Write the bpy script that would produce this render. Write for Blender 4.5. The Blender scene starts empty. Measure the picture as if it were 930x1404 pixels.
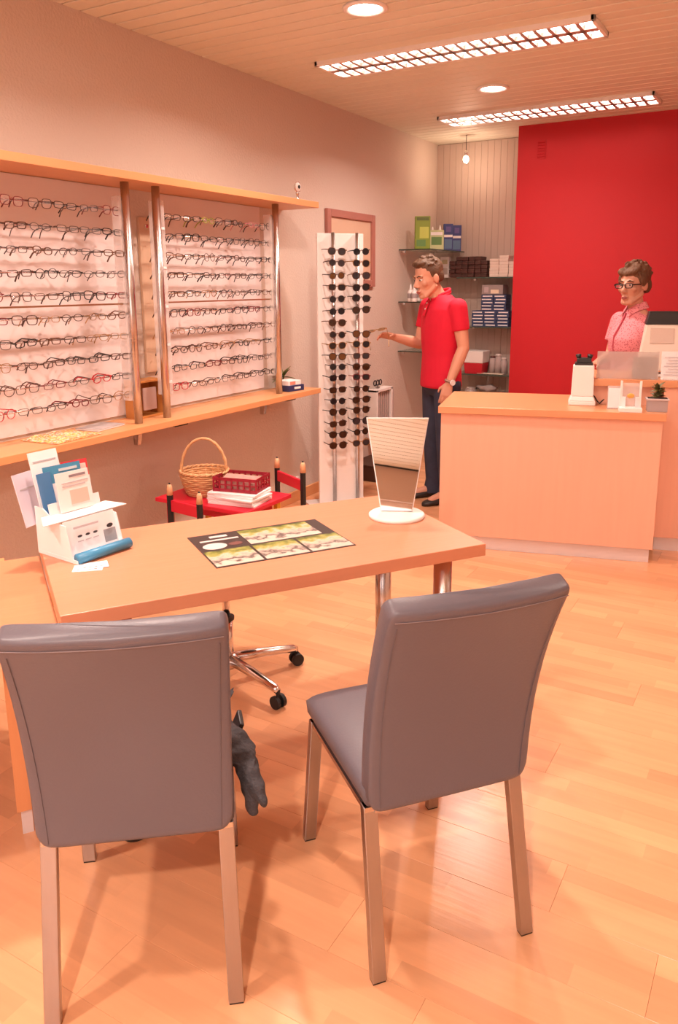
import bpy, bmesh, math, random
from mathutils import Vector, Matrix, Euler
random.seed(11)
PI = math.pi
R = math.radians
SC = bpy.context.scene
COL = SC.collection

# ---------------------------------------------------------------- camera
FPX, PCX, PCY, CAMH = 1077.94, 465.0, 622.73, 1.55
def _basis(p, y, r):
    fwd = Vector((math.sin(y)*math.cos(p), math.cos(y)*math.cos(p), -math.sin(p)))
    rt = Vector((math.cos(y), -math.sin(y), 0)); up = rt.cross(fwd)
    return rt*math.cos(r)+up*math.sin(r), up*math.cos(r)-rt*math.sin(r), fwd
CR, CU, CF = _basis(R(12.1337), R(-30.148), R(-0.37716))
CAM = Vector((0, 0, CAMH))
def on(px, py, axis, v):
    d = CF + CR*((px-PCX)/FPX) - CU*((py-PCY)/FPX)
    return CAM + d*((v-CAM[axis])/d[axis])
def zat(X, Y, py):
    k = (PCY-py)/FPX
    a = CU - CF*k
    return CAMH - (a.x*X + a.y*Y)/a.z
cd = bpy.data.cameras.new('camera')
cd.sensor_fit = 'VERTICAL'; cd.sensor_height = 36.0
cd.lens = FPX/1404*36.0
cd.shift_y = -(702-PCY)/1404
cd.clip_start = .02
camo = bpy.data.objects.new('camera', cd); COL.objects.link(camo)
camo.matrix_world = Matrix(((CR.x, CU.x, -CF.x, 0), (CR.y, CU.y, -CF.y, 0), (CR.z, CU.z, -CF.z, CAMH), (0, 0, 0, 1)))
SC.camera = camo

# ---------------------------------------------------------------- world, light, exposure
def lin(c):
    c = c/255.0
    return c/12.92 if c <= .04045 else ((c+.055)/1.055)**2.4
def C8(r, g, b): return (lin(r), lin(g), lin(b))
w = bpy.data.worlds.new('world'); SC.world = w; w.use_nodes = True
w.node_tree.nodes['Background'].inputs[0].default_value = (1.0, .78, .70, 1)
w.node_tree.nodes['Background'].inputs[1].default_value = 2.8
LAMP = (1.0, .79, .69)          # colour of the lamp light
TUBE_E, DOWN_W, KEY_W = 18.5, 25.0, 75.0
SC.view_settings.view_transform = 'Standard'; SC.view_settings.look = 'None'
SC.view_settings.gamma = 1.0; SC.view_settings.use_curve_mapping = False
SC.view_settings.exposure = 0.40

# ---------------------------------------------------------------- materials
MATS = {}
def mat(name, col, rough=.5, metal=0.0, var=0.0, vscale=6.0, bump=0.0, bscale=60.0, stretch=None, rnd=0.0, emit=0.0, alpha=1.0, trans=0.0, ecol=None, coat=0.0):
    if name in MATS: return MATS[name]
    m = bpy.data.materials.new(name); m.use_nodes = True
    nt = m.node_tree; N = nt.nodes; L = nt.links
    b = N['Principled BSDF']
    b.inputs['Base Color'].default_value = (*col, 1); b.inputs['Roughness'].default_value = rough
    b.inputs['Metallic'].default_value = metal
    if coat: b.inputs['Coat Weight'].default_value = coat; b.inputs['Coat Roughness'].default_value = .15
    if emit:
        b.inputs['Emission Color'].default_value = (*(ecol or col), 1); b.inputs['Emission Strength'].default_value = emit
    if alpha < 1: b.inputs['Alpha'].default_value = alpha
    if trans: b.inputs['Transmission Weight'].default_value = trans
    tc = N.new('ShaderNodeTexCoord'); mp = N.new('ShaderNodeMapping')
    L.new(tc.outputs['Object'], mp.inputs['Vector'])
    if stretch: mp.inputs['Scale'].default_value = stretch
    if rnd:
        oi = N.new('ShaderNodeObjectInfo'); cb = N.new('ShaderNodeCombineXYZ'); ml = N.new('ShaderNodeMath'); ml.operation = 'MULTIPLY'; ml.inputs[1].default_value = 37
        L.new(oi.outputs['Random'], ml.inputs[0]); L.new(ml.outputs[0], cb.inputs[0]); L.new(ml.outputs[0], cb.inputs[2]); L.new(cb.outputs[0], mp.inputs['Location'])
    last = None
    if var:
        nz = N.new('ShaderNodeTexNoise'); nz.inputs['Scale'].default_value = vscale; nz.inputs['Detail'].default_value = 5
        L.new(mp.outputs[0], nz.inputs['Vector'])
        mx = N.new('ShaderNodeMixRGB'); mx.blend_type = 'MIX'
        mx.inputs[1].default_value = (*[c*(1-var) for c in col], 1); mx.inputs[2].default_value = (*[min(1, c*(1+var)) for c in col], 1)
        L.new(nz.outputs['Fac'], mx.inputs[0]); last = mx.outputs[0]
    if rnd:
        oi2 = N.new('ShaderNodeObjectInfo'); mr = N.new('ShaderNodeMapRange'); mr.inputs[3].default_value = 1-rnd; mr.inputs[4].default_value = 1+rnd*.6
        L.new(oi2.outputs['Random'], mr.inputs[0])
        hs = N.new('ShaderNodeHueSaturation'); L.new(mr.outputs[0], hs.inputs['Value'])
        if last: L.new(last, hs.inputs['Color'])
        else: hs.inputs['Color'].default_value = (*col, 1)
        last = hs.outputs[0]
    if last: L.new(last, b.inputs['Base Color'])
    if bump:
        n2 = N.new('ShaderNodeTexNoise'); n2.inputs['Scale'].default_value = bscale; n2.inputs['Detail'].default_value = 4
        L.new(mp.outputs[0], n2.inputs['Vector'])
        bp = N.new('ShaderNodeBump'); bp.inputs['Strength'].default_value = bump; bp.inputs['Distance'].default_value = .01
        L.new(n2.outputs['Fac'], bp.inputs['Height']); L.new(bp.outputs[0], b.inputs['Normal'])
    MATS[name] = m
    return m
BEECH = (.70, .325, .14)
def beech(axis, name=None, col=BEECH, rough=.38, rnd=0.0, var=.10):
    st = [22, 22, 22]; st[axis] = 1.6
    return mat((name or 'beech') + 'xyz'[axis], col, rough, var=var, vscale=1.6, stretch=st, rnd=rnd, bump=.04, bscale=3)
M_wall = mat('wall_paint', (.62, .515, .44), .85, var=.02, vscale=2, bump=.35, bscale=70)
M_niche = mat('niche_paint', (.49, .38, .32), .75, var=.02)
M_red = mat('red_paint', (.50, .005, .012), .62, var=.02, vscale=3, bump=.05)
M_slat = mat('ceiling_slat', (.75, .72, .60), .55, var=.03, vscale=3, rnd=.03)
M_dark = mat('dark_gap', (.02, .011, .008), .9)
M_plank = None
M_white = mat('white_plastic', (.84, .79, .76), .45)
M_paper = mat('paper', (.82, .78, .78), .7)
M_alu = mat('brushed_aluminium', (.74, .68, .69), .42, .35, var=.04, vscale=3, stretch=(1, 40, 40))
M_chrome = mat('chrome', (.78, .74, .72), .16, 1.0)
M_leg = mat('leg_steel', (.44, .41, .41), .28, 1.0, var=.06, vscale=2, stretch=(40, 40, 1))
M_brush = mat('brushed_steel', (.64, .60, .59), .24, 1.0, var=.06, vscale=2, stretch=(40, 40, 1))
M_leather = mat('taupe_leather', (.122, .108, .128), .40, var=.04, vscale=4, bump=.06, bscale=160)
M_thread = mat('seam_thread', (.21, .17, .18), .7)
M_black = mat('black_plastic', (.014, .012, .012), .4)
M_rubber = mat('black_rubber', (.012, .011, .011), .6)
M_cloth_dk = mat('dark_cloth', (.045, .040, .045), .85, var=.35, vscale=30, bump=.5, bscale=120)
M_mirror = mat('mirror_glass', (.92, .90, .90), .015, 1.0)
M_tube = mat('lamp_tube', (1, .93, .88), .4, emit=TUBE_E, ecol=LAMP)
M_bulbglow = mat('bulb_glow', (1, .9, .8), .4, emit=12, ecol=(1, .7, .45))
M_down = mat('downlight_glow', (1, .93, .88), .4, emit=14, ecol=(1, .85, .72))
M_reflect = mat('lamp_reflector', (.62, .52, .49), .35, .3)
M_fin = mat('lamp_fin', (.50, .36, .33), .4, .2)
M_skin = mat('skin', (.62, .30, .20), .5, var=.06, vscale=12)
M_lip = mat('lips', (.42, .12, .10), .5)
M_hair = mat('hair_brown', (.10, .045, .018), .55, var=.45, vscale=40, bump=.7, bscale=160, stretch=(1, .3, 1))
M_hair2 = mat('hair_auburn', (.15, .066, .028), .55, var=.5, vscale=40, bump=.7, bscale=150, stretch=(1, 1, .3))
M_polo = mat('polo_red', (.62, .004, .030), .8, var=.06, vscale=20, bump=.15, bscale=400)
M_jean = mat('jeans', (.032, .036, .066), .85, var=.35, vscale=14, bump=.2, bscale=300)
M_shoe = mat('shoe_dark', (.02, .014, .012), .5)
M_eyew = mat('eye_white', (.75, .70, .68), .3)
M_iris = mat('iris', (.03, .02, .015), .3)
M_acryl = mat('clear_acrylic', (.93, .88, .86), .08, alpha=.30)
M_lens = mat('clear_lens', (.80, .72, .70), .06, alpha=.05)
M_glass = mat('shelf_glass', (.30, .40, .34), .08, alpha=.42)
M_glassedge = mat('shelf_glass_edge', (.05, .075, .06), .2)

# ---------------------------------------------------------------- mesh builder
class MB:
    def __init__(s): s.v = []; s.f = []
    def add(s, vs, fs):
        o = len(s.v); s.v += [Vector(p) for p in vs]; s.f += [tuple(i+o for i in f) for f in fs]; return s
    def box(s, c, d, rot=None, taper=1.0):
        x, y, z = d[0]/2, d[1]/2, d[2]/2
        vs = [Vector((sx*x*(taper if sz > 0 else 1), sy*y*(taper if sz > 0 else 1), sz*z)) for sz in (-1, 1) for sy in (-1, 1) for sx in (-1, 1)]
        if rot is not None:
            m = rot if isinstance(rot, Matrix) else Euler(rot).to_matrix()
            vs = [m @ p for p in vs]
        c = Vector(c)
        return s.add([p+c for p in vs], [(0, 2, 3, 1), (4, 5, 7, 6), (0, 1, 5, 4), (2, 6, 7, 3), (0, 4, 6, 2), (1, 3, 7, 5)])
    def tube(s, pts, r, n=8, closed=False, flat=None):
        pts = [Vector(p) for p in pts]; k = len(pts)
        rs = r if isinstance(r, (list, tuple)) else [r]*k
        t0 = (pts[1]-pts[0]).normalized()
        a = Vector((0, 0, 1)) if abs(t0.z) < .9 else Vector((1, 0, 0))
        nrm = (a - t0*a.dot(t0)).normalized(); vs = []
        for i, p in enumerate(pts):
            if closed: t = (pts[(i+1) % k]-pts[i-1]).normalized()
            else: t = (pts[min(i+1, k-1)]-pts[max(i-1, 0)]).normalized()
            nrm = (nrm - t*nrm.dot(t)).normalized(); bn = t.cross(nrm)
            fx, fy = flat or (1, 1)
            for j in range(n):
                q = 2*PI*j/n + (PI/4 if n == 4 else 0)
                vs.append(p + nrm*(math.cos(q)*rs[i]*fx) + bn*(math.sin(q)*rs[i]*fy))
        fs = []
        for i in range(k if closed else k-1):
            for j in range(n):
                a0 = i*n+j; a1 = i*n+(j+1) % n; b0 = ((i+1) % k)*n+j; b1 = ((i+1) % k)*n+(j+1) % n
                fs.append((a0, a1, b1, b0))
        if not closed: fs += [tuple(range(n))[::-1], tuple((k-1)*n+j for j in range(n))]
        return s.add(vs, fs)
    def cyl(s, p0, p1, r0, r1=None, n=16): return s.tube([p0, p1], [r0, r0 if r1 is None else r1], n)
    def lathe(s, prof, c=(0, 0, 0), n=20):
        c = Vector(c); vs = []; fs = []; k = len(prof)
        for r, z in prof:
            for j in range(n): vs.append(c+Vector((max(r, 1e-4)*math.cos(2*PI*j/n), max(r, 1e-4)*math.sin(2*PI*j/n), z)))
        for i in range(k-1):
            for j in range(n): fs.append((i*n+j, i*n+(j+1) % n, (i+1)*n+(j+1) % n, (i+1)*n+j))
        fs += [tuple(range(n))[::-1], tuple((k-1)*n+j for j in range(n))]
        return s.add(vs, fs)
    def prism(s, poly, z0, z1):
        n = len(poly)
        return s.add([(x, y, z0) for x, y in poly]+[(x, y, z1) for x, y in poly],
                     [tuple(range(n))[::-1], tuple(range(n, 2*n))]+[(i, (i+1) % n, n+(i+1) % n, n+i) for i in range(n)])
    def loft(s, rings):
        n = len(rings[0]); vs = [p for r in rings for p in r]; fs = []
        for i in range(len(rings)-1):
            for j in range(n): fs.append((i*n+j, i*n+(j+1) % n, (i+1)*n+(j+1) % n, (i+1)*n+j))
        k = len(rings)
        fs += [tuple(range(n))[::-1], tuple((k-1)*n+j for j in range(n))]
        return s.add(vs, fs)
    def ell(s, c, r, n=12, m=8, rot=None):
        c = Vector(c); vs = [Vector((0, 0, -r[2]))]; fs = []
        for i in range(1, m):
            a = -PI/2+PI*i/m
            for j in range(n): vs.append(Vector((r[0]*math.cos(a)*math.cos(2*PI*j/n), r[1]*math.cos(a)*math.sin(2*PI*j/n), r[2]*math.sin(a))))
        vs.append(Vector((0, 0, r[2])))
        for j in range(n): fs.append((0, 1+(j+1) % n, 1+j)); fs.append((len(vs)-1, 1+(m-2)*n+j, 1+(m-2)*n+(j+1) % n))
        for i in range(m-2):
            for j in range(n): fs.append((1+i*n+j, 1+i*n+(j+1) % n, 1+(i+1)*n+(j+1) % n, 1+(i+1)*n+j))
        if rot is not None:
            mm = rot if isinstance(rot, Matrix) else Euler(rot).to_matrix(); vs = [mm @ v for v in vs]
        return s.add([v+c for v in vs], fs)
    def cap(s, p0, p1, r0, r1, n=12):
        p0, p1 = Vector(p0), Vector(p1)
        s.ell(p0, (r0,)*3, n, 8); s.ell(p1, (r1,)*3, n, 8); s.cyl(p0, p1, r0, r1, n); return s
    def xf(s, M):
        s.v = [M @ p for p in s.v]; return s
    def mesh(s, name, bevel=0.0, seg=2, smooth=False, fixn=True):
        me = bpy.data.meshes.new(name); me.from_pydata([tuple(p) for p in s.v], [], s.f)
        if bevel or fixn:
            bm = bmesh.new(); bm.from_mesh(me)
            bmesh.ops.recalc_face_normals(bm, faces=bm.faces)
            if bevel:
                es = [e for e in bm.edges if len(e.link_faces) == 2 and e.calc_face_angle(0) > .6]
                bmesh.ops.bevel(bm, geom=es, offset=bevel, segments=seg, affect='EDGES', profile=.5, clamp_overlap=True)
            bm.to_mesh(me); bm.free()
        if smooth: me.polygons.foreach_set('use_smooth', [True]*len(me.polygons))
        me.update(); return me
    def obj(s, name, m, parent=None, loc=None, rot=None, bevel=0.0, seg=2, smooth=False):
        return link(name, s.mesh(name, bevel, seg, smooth), m, parent, loc, rot)
def link(name, me, m=None, parent=None, loc=None, rot=None):
    if m is not None and not me.materials: me.materials.append(m)
    o = bpy.data.objects.new(name, me); COL.objects.link(o)
    if parent is not None: o.parent = parent
    if loc is not None: o.location = loc
    if rot is not None: o.rotation_euler = rot
    return o
def tag(o, label, cat, group=None):
    o['label'] = label; o['category'] = cat
    if group: o['group'] = group
    return o
def thing(name, label, cat, loc=(0, 0, 0), rz=0.0, group=None):
    o = bpy.data.objects.new(name, None); COL.objects.link(o); o.empty_display_size = .05
    o.location = loc; o.rotation_euler = (0, 0, rz)
    return tag(o, label, cat, group)
def struct(o): o['kind'] = 'structure'; return o
def rbox(d, bevel=.003, seg=2, c=(0, 0, 0), name='box'):
    return MB().box(c, d).mesh(name, bevel, seg)
def remesh(mb, name, voxel, smooth_it, m):
    me = mb.mesh(name)
    o = bpy.data.objects.new('tmp', me); COL.objects.link(o)
    md = o.modifiers.new('r', 'REMESH'); md.mode = 'VOXEL'; md.voxel_size = voxel; md.use_smooth_shade = True
    if smooth_it:
        sm = o.modifiers.new('s', 'SMOOTH'); sm.factor = .5; sm.iterations = smooth_it
    dg = bpy.context.evaluated_depsgraph_get(); dg.update()
    out = bpy.data.meshes.new_from_object(o.evaluated_get(dg)); out.name = name
    bpy.data.objects.remove(o); bpy.data.meshes.remove(me)
    out.materials.clear(); out.materials.append(m)
    out.polygons.foreach_set('use_smooth', [True]*len(out.polygons))
    return out

# ================================================================ the room
WX, X1, Y0, YB, YR, CH = -3.085, 2.6, -3.2, 7.19, 6.71, 2.82
# floor: planks running along X
fl = struct(MB().box(((WX+X1)/2, (Y0+YB)/2, -.03), (X1-WX+.3, YB-Y0+.3, .04)).obj('floor', beech(0, 'subfloor', (.42, .19, .08))))
FLO = (.72, .36, .185)
def plank_mat():
    m = beech(0, 'floor_plank', FLO, .26, rnd=.085, var=.11)
    nt = m.node_tree; N = nt.nodes; L = nt.links; b = N['Principled BSDF']
    # narrow strips printed within one board: tone changes across its width
    tc = N.new('ShaderNodeTexCoord'); oi = N.new('ShaderNodeObjectInfo')
    sp = N.new('ShaderNodeSeparateXYZ'); L.new(tc.outputs['Object'], sp.inputs[0])
    my = N.new('ShaderNodeMath'); my.operation = 'MULTIPLY_ADD'; my.inputs[1].default_value = 1/.0635; my.inputs[2].default_value = 1.5
    L.new(sp.outputs['Y'], my.inputs[0]); fy = N.new('ShaderNodeMath'); fy.operation = 'FLOOR'; L.new(my.outputs[0], fy.inputs[0])
    ofs = N.new('ShaderNodeMath'); ofs.operation = 'MULTIPLY'; ofs.inputs[1].default_value = .37; L.new(fy.outputs[0], ofs.inputs[0])
    mxx = N.new('ShaderNodeMath'); mxx.operation = 'MULTIPLY_ADD'; mxx.inputs[1].default_value = 2.1; L.new(sp.outputs['X'], mxx.inputs[0]); L.new(ofs.outputs[0], mxx.inputs[2])
    fx = N.new('ShaderNodeMath'); fx.operation = 'FLOOR'; L.new(mxx.outputs[0], fx.inputs[0])
    cb = N.new('ShaderNodeCombineXYZ'); L.new(fx.outputs[0], cb.inputs[0]); L.new(fy.outputs[0], cb.inputs[1]); 
    rr = N.new('ShaderNodeMath'); rr.operation = 'MULTIPLY'; rr.inputs[1].default_value = 91; L.new(oi.outputs['Random'], rr.inputs[0]); L.new(rr.outputs[0], cb.inputs[2])
    wn = N.new('ShaderNodeTexWhiteNoise'); L.new(cb.outputs[0], wn.inputs['Vector'])
    mr = N.new('ShaderNodeMapRange'); mr.inputs[3].default_value = .88; mr.inputs[4].default_value = 1.08; L.new(wn.outputs['Value'], mr.inputs[0])
    hs = N.new('ShaderNodeHueSaturation'); L.new(mr.outputs[0], hs.inputs['Value'])
    src = b.inputs['Base Color'].links[0].from_socket; L.new(src, hs.inputs['Color']); L.new(hs.outputs[0], b.inputs['Base Color'])
    return m
M_plank = plank_mat()
PW, PL = .19, 1.285
pme = rbox((PL-.0005, PW-.0005, .012), .0006, 1, name='plank'); pme.materials.append(M_plank)
y = 1.16 - PW*23 + PW/2; row = 0
while y < YB+.1:
    x = WX - (.31+.43*(row % 3) + .17*(row % 2)); 
    while x < X1:
        c = x+PL/2
        if c-PL/2 < X1 and c+PL/2 > WX and y > Y0:
            a, b2 = max(WX, c-PL/2), min(X1, c+PL/2)
            o = link('plank', pme, None, fl, ((a+b2)/2, y, -.006)); o.scale.x = (b2-a)/PL
        x += PL
    y += PW; row += 1
# ceiling: slats running along X
ce = struct(MB().box(((WX+X1)/2, (Y0+YB)/2, CH+.05), (X1-WX+.3, YB-Y0+.3, .06)).obj('ceiling', M_dark))
sme = rbox((X1-WX, .0985, .016), .003, 1, name='slat'); sme.materials.append(M_slat)
y = 2.796+.055 - .11*54
while y < YB:
    link('slat', sme, None, ce, ((WX+X1)/2, y, CH+.007)); y += .11
# walls
struct(MB().box((WX-.1, (Y0+YB)/2, CH/2), (.2, YB-Y0+.4, CH+.06)).obj('wall_left', M_wall))
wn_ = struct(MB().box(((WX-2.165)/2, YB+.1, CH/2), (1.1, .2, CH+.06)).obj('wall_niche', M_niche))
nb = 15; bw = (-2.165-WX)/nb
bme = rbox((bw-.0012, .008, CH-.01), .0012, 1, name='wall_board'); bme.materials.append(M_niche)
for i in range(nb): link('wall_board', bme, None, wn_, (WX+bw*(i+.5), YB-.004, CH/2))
struct(MB().box(((X1-2.165)/2, YR+.35, CH/2), (X1+2.165, .7, CH+.06)).obj('wall_back', M_red, bevel=.004))
struct(MB().box((X1+.1, (Y0+YB)/2, CH/2), (.2, YB-Y0+.4, CH+.06)).obj('wall_right', M_wall))
# shop front behind the camera: sill, piers, lintel, window
wf = MB(); wf.box(((WX+X1)/2, Y0-.1, .25), (X1-WX+.4, .2, .5)); wf.box(((WX+X1)/2, Y0-.1, 2.62), (X1-WX+.4, .2, .4))
wf.box((WX+.35, Y0-.1, 1.46), (.7, .2, 1.93)); wf.box((X1-.35, Y0-.1, 1.46), (.7, .2, 1.93))
struct(wf.obj('wall_front', M_wall))
wi = bpy.data.objects.new('window_1', None); COL.objects.link(wi); struct(wi); wi.location = (0, Y0-.1, 0)
wa, wb = WX+.7, X1-.7
fr = MB()
for xx in (wa+.03, wa+(wb-wa)/3, wa+(wb-wa)*2/3, wb-.03): fr.box((xx, 0, 1.46), (.06, .08, 1.92))
for zz in (.53, 2.39): fr.box(((wa+wb)/2, 0, zz), (wb-wa, .08, .06))
fr.obj('window_frame', M_white, wi, bevel=.004)
for k in range(3): MB().box((wa+(wb-wa)*(k+.5)/3, 0, 1.46), ((wb-wa)/3-.06, .008, 1.8)).obj('pane', M_lens, wi)
# baseboard along the left wall
struct(MB().box((WX+.008, (Y0+YB)/2, .04), (.016, YB-Y0, .08)).obj('baseboard_left', beech(1), bevel=.003))

# ================================================================ ceiling lamps
def fluorescent(x0, x1, y0, y1, label):
    t = thing('fluorescent_lamp', label, 'ceiling lamp', ((x0+x1)/2, (y0+y1)/2, CH), group='long louvred ceiling lamps')
    Lx, Ly = x1-x0, y1-y0
    h = MB()
    for s in (-1, 1):
        h.box((0, s*(Ly/2-.012), -.012), (Lx, .024, .028)); h.box((s*(Lx/2-.009), 0, -.012), (.018, Ly, .028))
    h.obj('housing', M_white, t, bevel=.002)
    MB().box((0, 0, .0015), (Lx-.03, Ly-.04, .003)).obj('reflector', M_reflect, t)
    MB().box((0, 0, -.014), (Lx-.036, .05, .026)).obj('centre_rail', M_fin, t, bevel=.002)
    n = 22
    fme = MB().box((0, 0, -.014), (.020, Ly-.05, .026)).mesh('louvre_fin')
    for i in range(1, n): link('louvre_fin', fme, M_fin, t, (-Lx/2+.018+(Lx-.036)*i/n, 0, 0))
    for s in (-1, 1):
        MB().cyl((-Lx/2+.03, s*Ly*.24, -.006), (Lx/2-.03, s*Ly*.24, -.006), .013, n=10).obj('lamp_tube', M_tube, t, smooth=True)
    return t
fluorescent(-2.594, -1.005, 4.21, 4.535, 'long louvred twin-tube ceiling lamp, the one farther from the red wall')
fluorescent(-2.594, -1.005, 6.01, 6.34, 'long louvred twin-tube ceiling lamp beside the red wall')
for xx, yy, lb in ((-2.594, 2.41, 'row over the desk'), (-2.594, .61, 'row beside the long wall shelf'), (-2.594, -1.19, 'row by the shop window'),
                   (.20, 6.01, 'added unseen second row by the red wall'), (.20, 4.21, 'added unseen second row over the counter'), (.20, 2.41, 'added unseen second row in the room middle'), (.20, .2, 'added unseen second row near the window')):  # second row is unseen, added to light the right half of the room
    fluorescent(xx, xx+1.589, yy, yy+.325, 'long louvred twin-tube ceiling lamp in the '+lb)
def downlight(x, y, label, watt, size=.15):
    t = thing('downlight', label, 'ceiling lamp', (x, y, CH), group='round recessed downlights')
    MB().lathe([(.105, 0), (.108, -.008), (.098, -.014), (.082, -.012), (.078, 0)], n=28).obj('trim_ring', M_white, t, smooth=True)
    MB().lathe([(.001, -.004), (.05, -.0055), (.079, -.004), (.079, 0), (.001, 0)], n=24).obj('lamp_face', M_down, t, smooth=True)
    ld = bpy.data.lights.new('downlight_light', 'AREA'); ld.shape = 'DISK'; ld.size = size; ld.energy = watt; ld.color = LAMP; ld.spread = R(150)
    lo = bpy.data.objects.new('downlight_light', ld); COL.objects.link(lo); lo.parent = t; lo.location = (0, 0, -.02)
downlight(-1.908, 3.557, 'round glowing downlight in the ceiling between desk and long lamp', DOWN_W)
downlight(-1.912, 5.35, 'round glowing downlight in the ceiling between the two long lamps', DOWN_W)
downlight(-1.91, 1.76, 'round glowing downlight in the ceiling over the desk', DOWN_W)
downlight(-1.91, -.04, 'round glowing downlight in the ceiling beside the long wall shelf', DOWN_W)
downlight(.04, -1.03, 'round glowing downlight in the ceiling over the shop entrance', KEY_W, .12)
downlight(1.4, 3.4, 'round glowing downlight in the ceiling right of the counter', DOWN_W)
# bare bulb on its cord
bp = on(640, 185, 2, CH)
t = thing('pendant_bulb', 'small bare bulb hanging on a thin cord from the ceiling', 'pendant lamp', (bp.x, bp.y, CH))
zb = zat(bp.x, bp.y, 211)-CH
MB().cyl((0, 0, 0), (0, 0, zb+.02), .003, n=6).obj('cord', M_black, t)
MB().lathe([(.004, zb+.03), (.012, zb+.02), (.013, zb-.012), (.009, zb-.018)], n=12).obj('socket', M_chrome, t, smooth=True)
MB().ell((0, 0, zb-.045), (.026, .026, .032)).obj('bulb', M_bulbglow, t, smooth=True)
ld = bpy.data.lights.new('bulb_light', 'POINT'); ld.energy = 4.0; ld.color = (1, .70, .50); ld.shadow_soft_size = .03
lo = bpy.data.objects.new('bulb_light', ld); COL.objects.link(lo); lo.parent = t; lo.location = (0, 0, zb-.1)
# small vent on the red wall
vp = on(743, 205, 1, YR)
t = thing('air_vent', 'small slatted air vent painted red high on the red wall', 'vent', (vp.x, YR, vp.z))
MB().box((0, -.004, 0), (.075, .008, .145)).obj('vent_frame', M_red, t, bevel=.002)
for i in range(6): MB().box((0, -.010, -.055+.022*i), (.058, .008, .009), (R(-30), 0, 0)).obj('vent_slat', M_red, t)

# ================================================================ wall display
SD = .29
UZ, LZ = 2.043, .863
YS, YE = .2, 4.572
t = thing('wall_display', 'long beech wall shelves joined by shiny steel poles holding the eyeglass racks', 'wall shelf', (WX, 0, LZ))
MB().box((SD/2, (YS+YE)/2, UZ+.019-LZ), (SD, YE-YS, .038)).obj('upper_shelf', beech(1), t, bevel=.002)
MB().box((SD/2, (YS+YE)/2, -.017), (SD, YE-YS, .034)).obj('lower_shelf', beech(1), t, bevel=.002)
for yy in (1.0, 2.924, 3.137, 4.2):
    MB().cyl((.2, yy, 0), (.2, yy, UZ-LZ), .021, n=20).obj('pole', M_brush, t, smooth=True)
for yy in (1.5, on(186, 610, 0, WX).y, on(358, 563, 0, WX).y):
    b = MB(); b.prism([(0, 0), (.0, -.125), (.028, -.125), (.05, -.02), (.24, -.008), (.24, 0)], -.014, .014)
    b.xf(Matrix(((1, 0, 0, .002), (0, 0, 1, yy), (0, 1, 0, -.034), (0, 0, 0, 1)))); b.obj('bracket', M_brush, t, bevel=.002)
for yy in (3.137, 4.2): MB().box((.235, yy+.03, -.039), (.08, .10, .010)).obj('pole_plate', M_black, t, bevel=.002)
# small wooden wall panel and box between the poles
t = thing('wood_strip', 'upright pale beech strip on the wall between the paired poles', 'panel', (WX, 3.1, LZ))
MB().box((.009, .148, .215+.42), (.018, .10, .82)).obj('board', beech(2, 'pale_beech', (.60, .41, .28)), t, bevel=.002)
MB().box((.022, .148, 1.0), (.008, .02, .02)).obj('hanger', M_chrome, t, bevel=.002)
t = thing('wooden_box', 'orange-brown wooden box standing on the lower wall shelf between the paired poles', 'box', (WX+.066, 3.115, LZ))
wb_ = MB()
for s in (-1, 1): wb_.box((0, s*.090, .1), (.10, .012, .2)); wb_.box((0, 0, .1+s*.094), (.10, .17, .012))
wb_.obj('carcass', beech(2, 'honey_wood', (.56, .23, .06)), t, bevel=.002)
MB().box((-.045, 0, .1), (.008, .17, .18)).obj('back_panel', beech(2, 'honey_wood', (.56, .23, .06)), t)
MB().box((.044, -.01, .1), (.01, .10, .12)).obj('inner_frame', M_fin, t, bevel=.003)

ROD = [1.91-.0993*k for k in range(10)]
def rack(name_label, ya, yb, ridx):
    t = thing('eyeglass_rack', name_label, 'rack', (WX, ya, .95), group='eyeglass display racks')
    L = yb-ya
    for yy in (0, L):
        MB().box((.155, yy, .53), (.055, .06, 1.0)).obj('side_rail', M_acryl, t, bevel=.003)
        r = MB()
        for z in ROD: r.box((.186, yy, z-.95+.03), (.006, .022, .010))
        for k, z in enumerate(ROD):
            if k % 2: MB().box((.186, yy+.006, z-.95+.032), (.004, .028, .012)).obj('row_tag', M_paper, t)
    p0, p1 = ((0, 3.10-ya), (3.34-ya, 4.30-ya))[ridx]
    MB().box((.004, (p0+p1)/2, .51), (.008, p1-p0, 1.16)).obj('back_panel', mat('rack_panel', (.78, .68, .66), .6), t)
    for z in ROD:
        MB().cyl((.168, -.03, z-.95), (.168, L+.03, z-.95), .0028, n=6).obj('rod', M_chrome, t, smooth=True)
    MB().box((.16, L/2, 1.466-.95), (.014, L, .008)).obj('divider_bar', mat('brass_bar', (.45, .26, .15), .3, .8), t)
    return t
RACKS = (('acrylic rack of eyeglass rods over the open magazines', 1.05, 2.93, 'the rack over the magazines'), ('acrylic rack of eyeglass rods beside the pink mirror frame', 3.185, 4.2, 'the rack beside the mirror frame'))
for i, rk in enumerate(RACKS): rack(rk[0], rk[1], rk[2], i)

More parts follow.
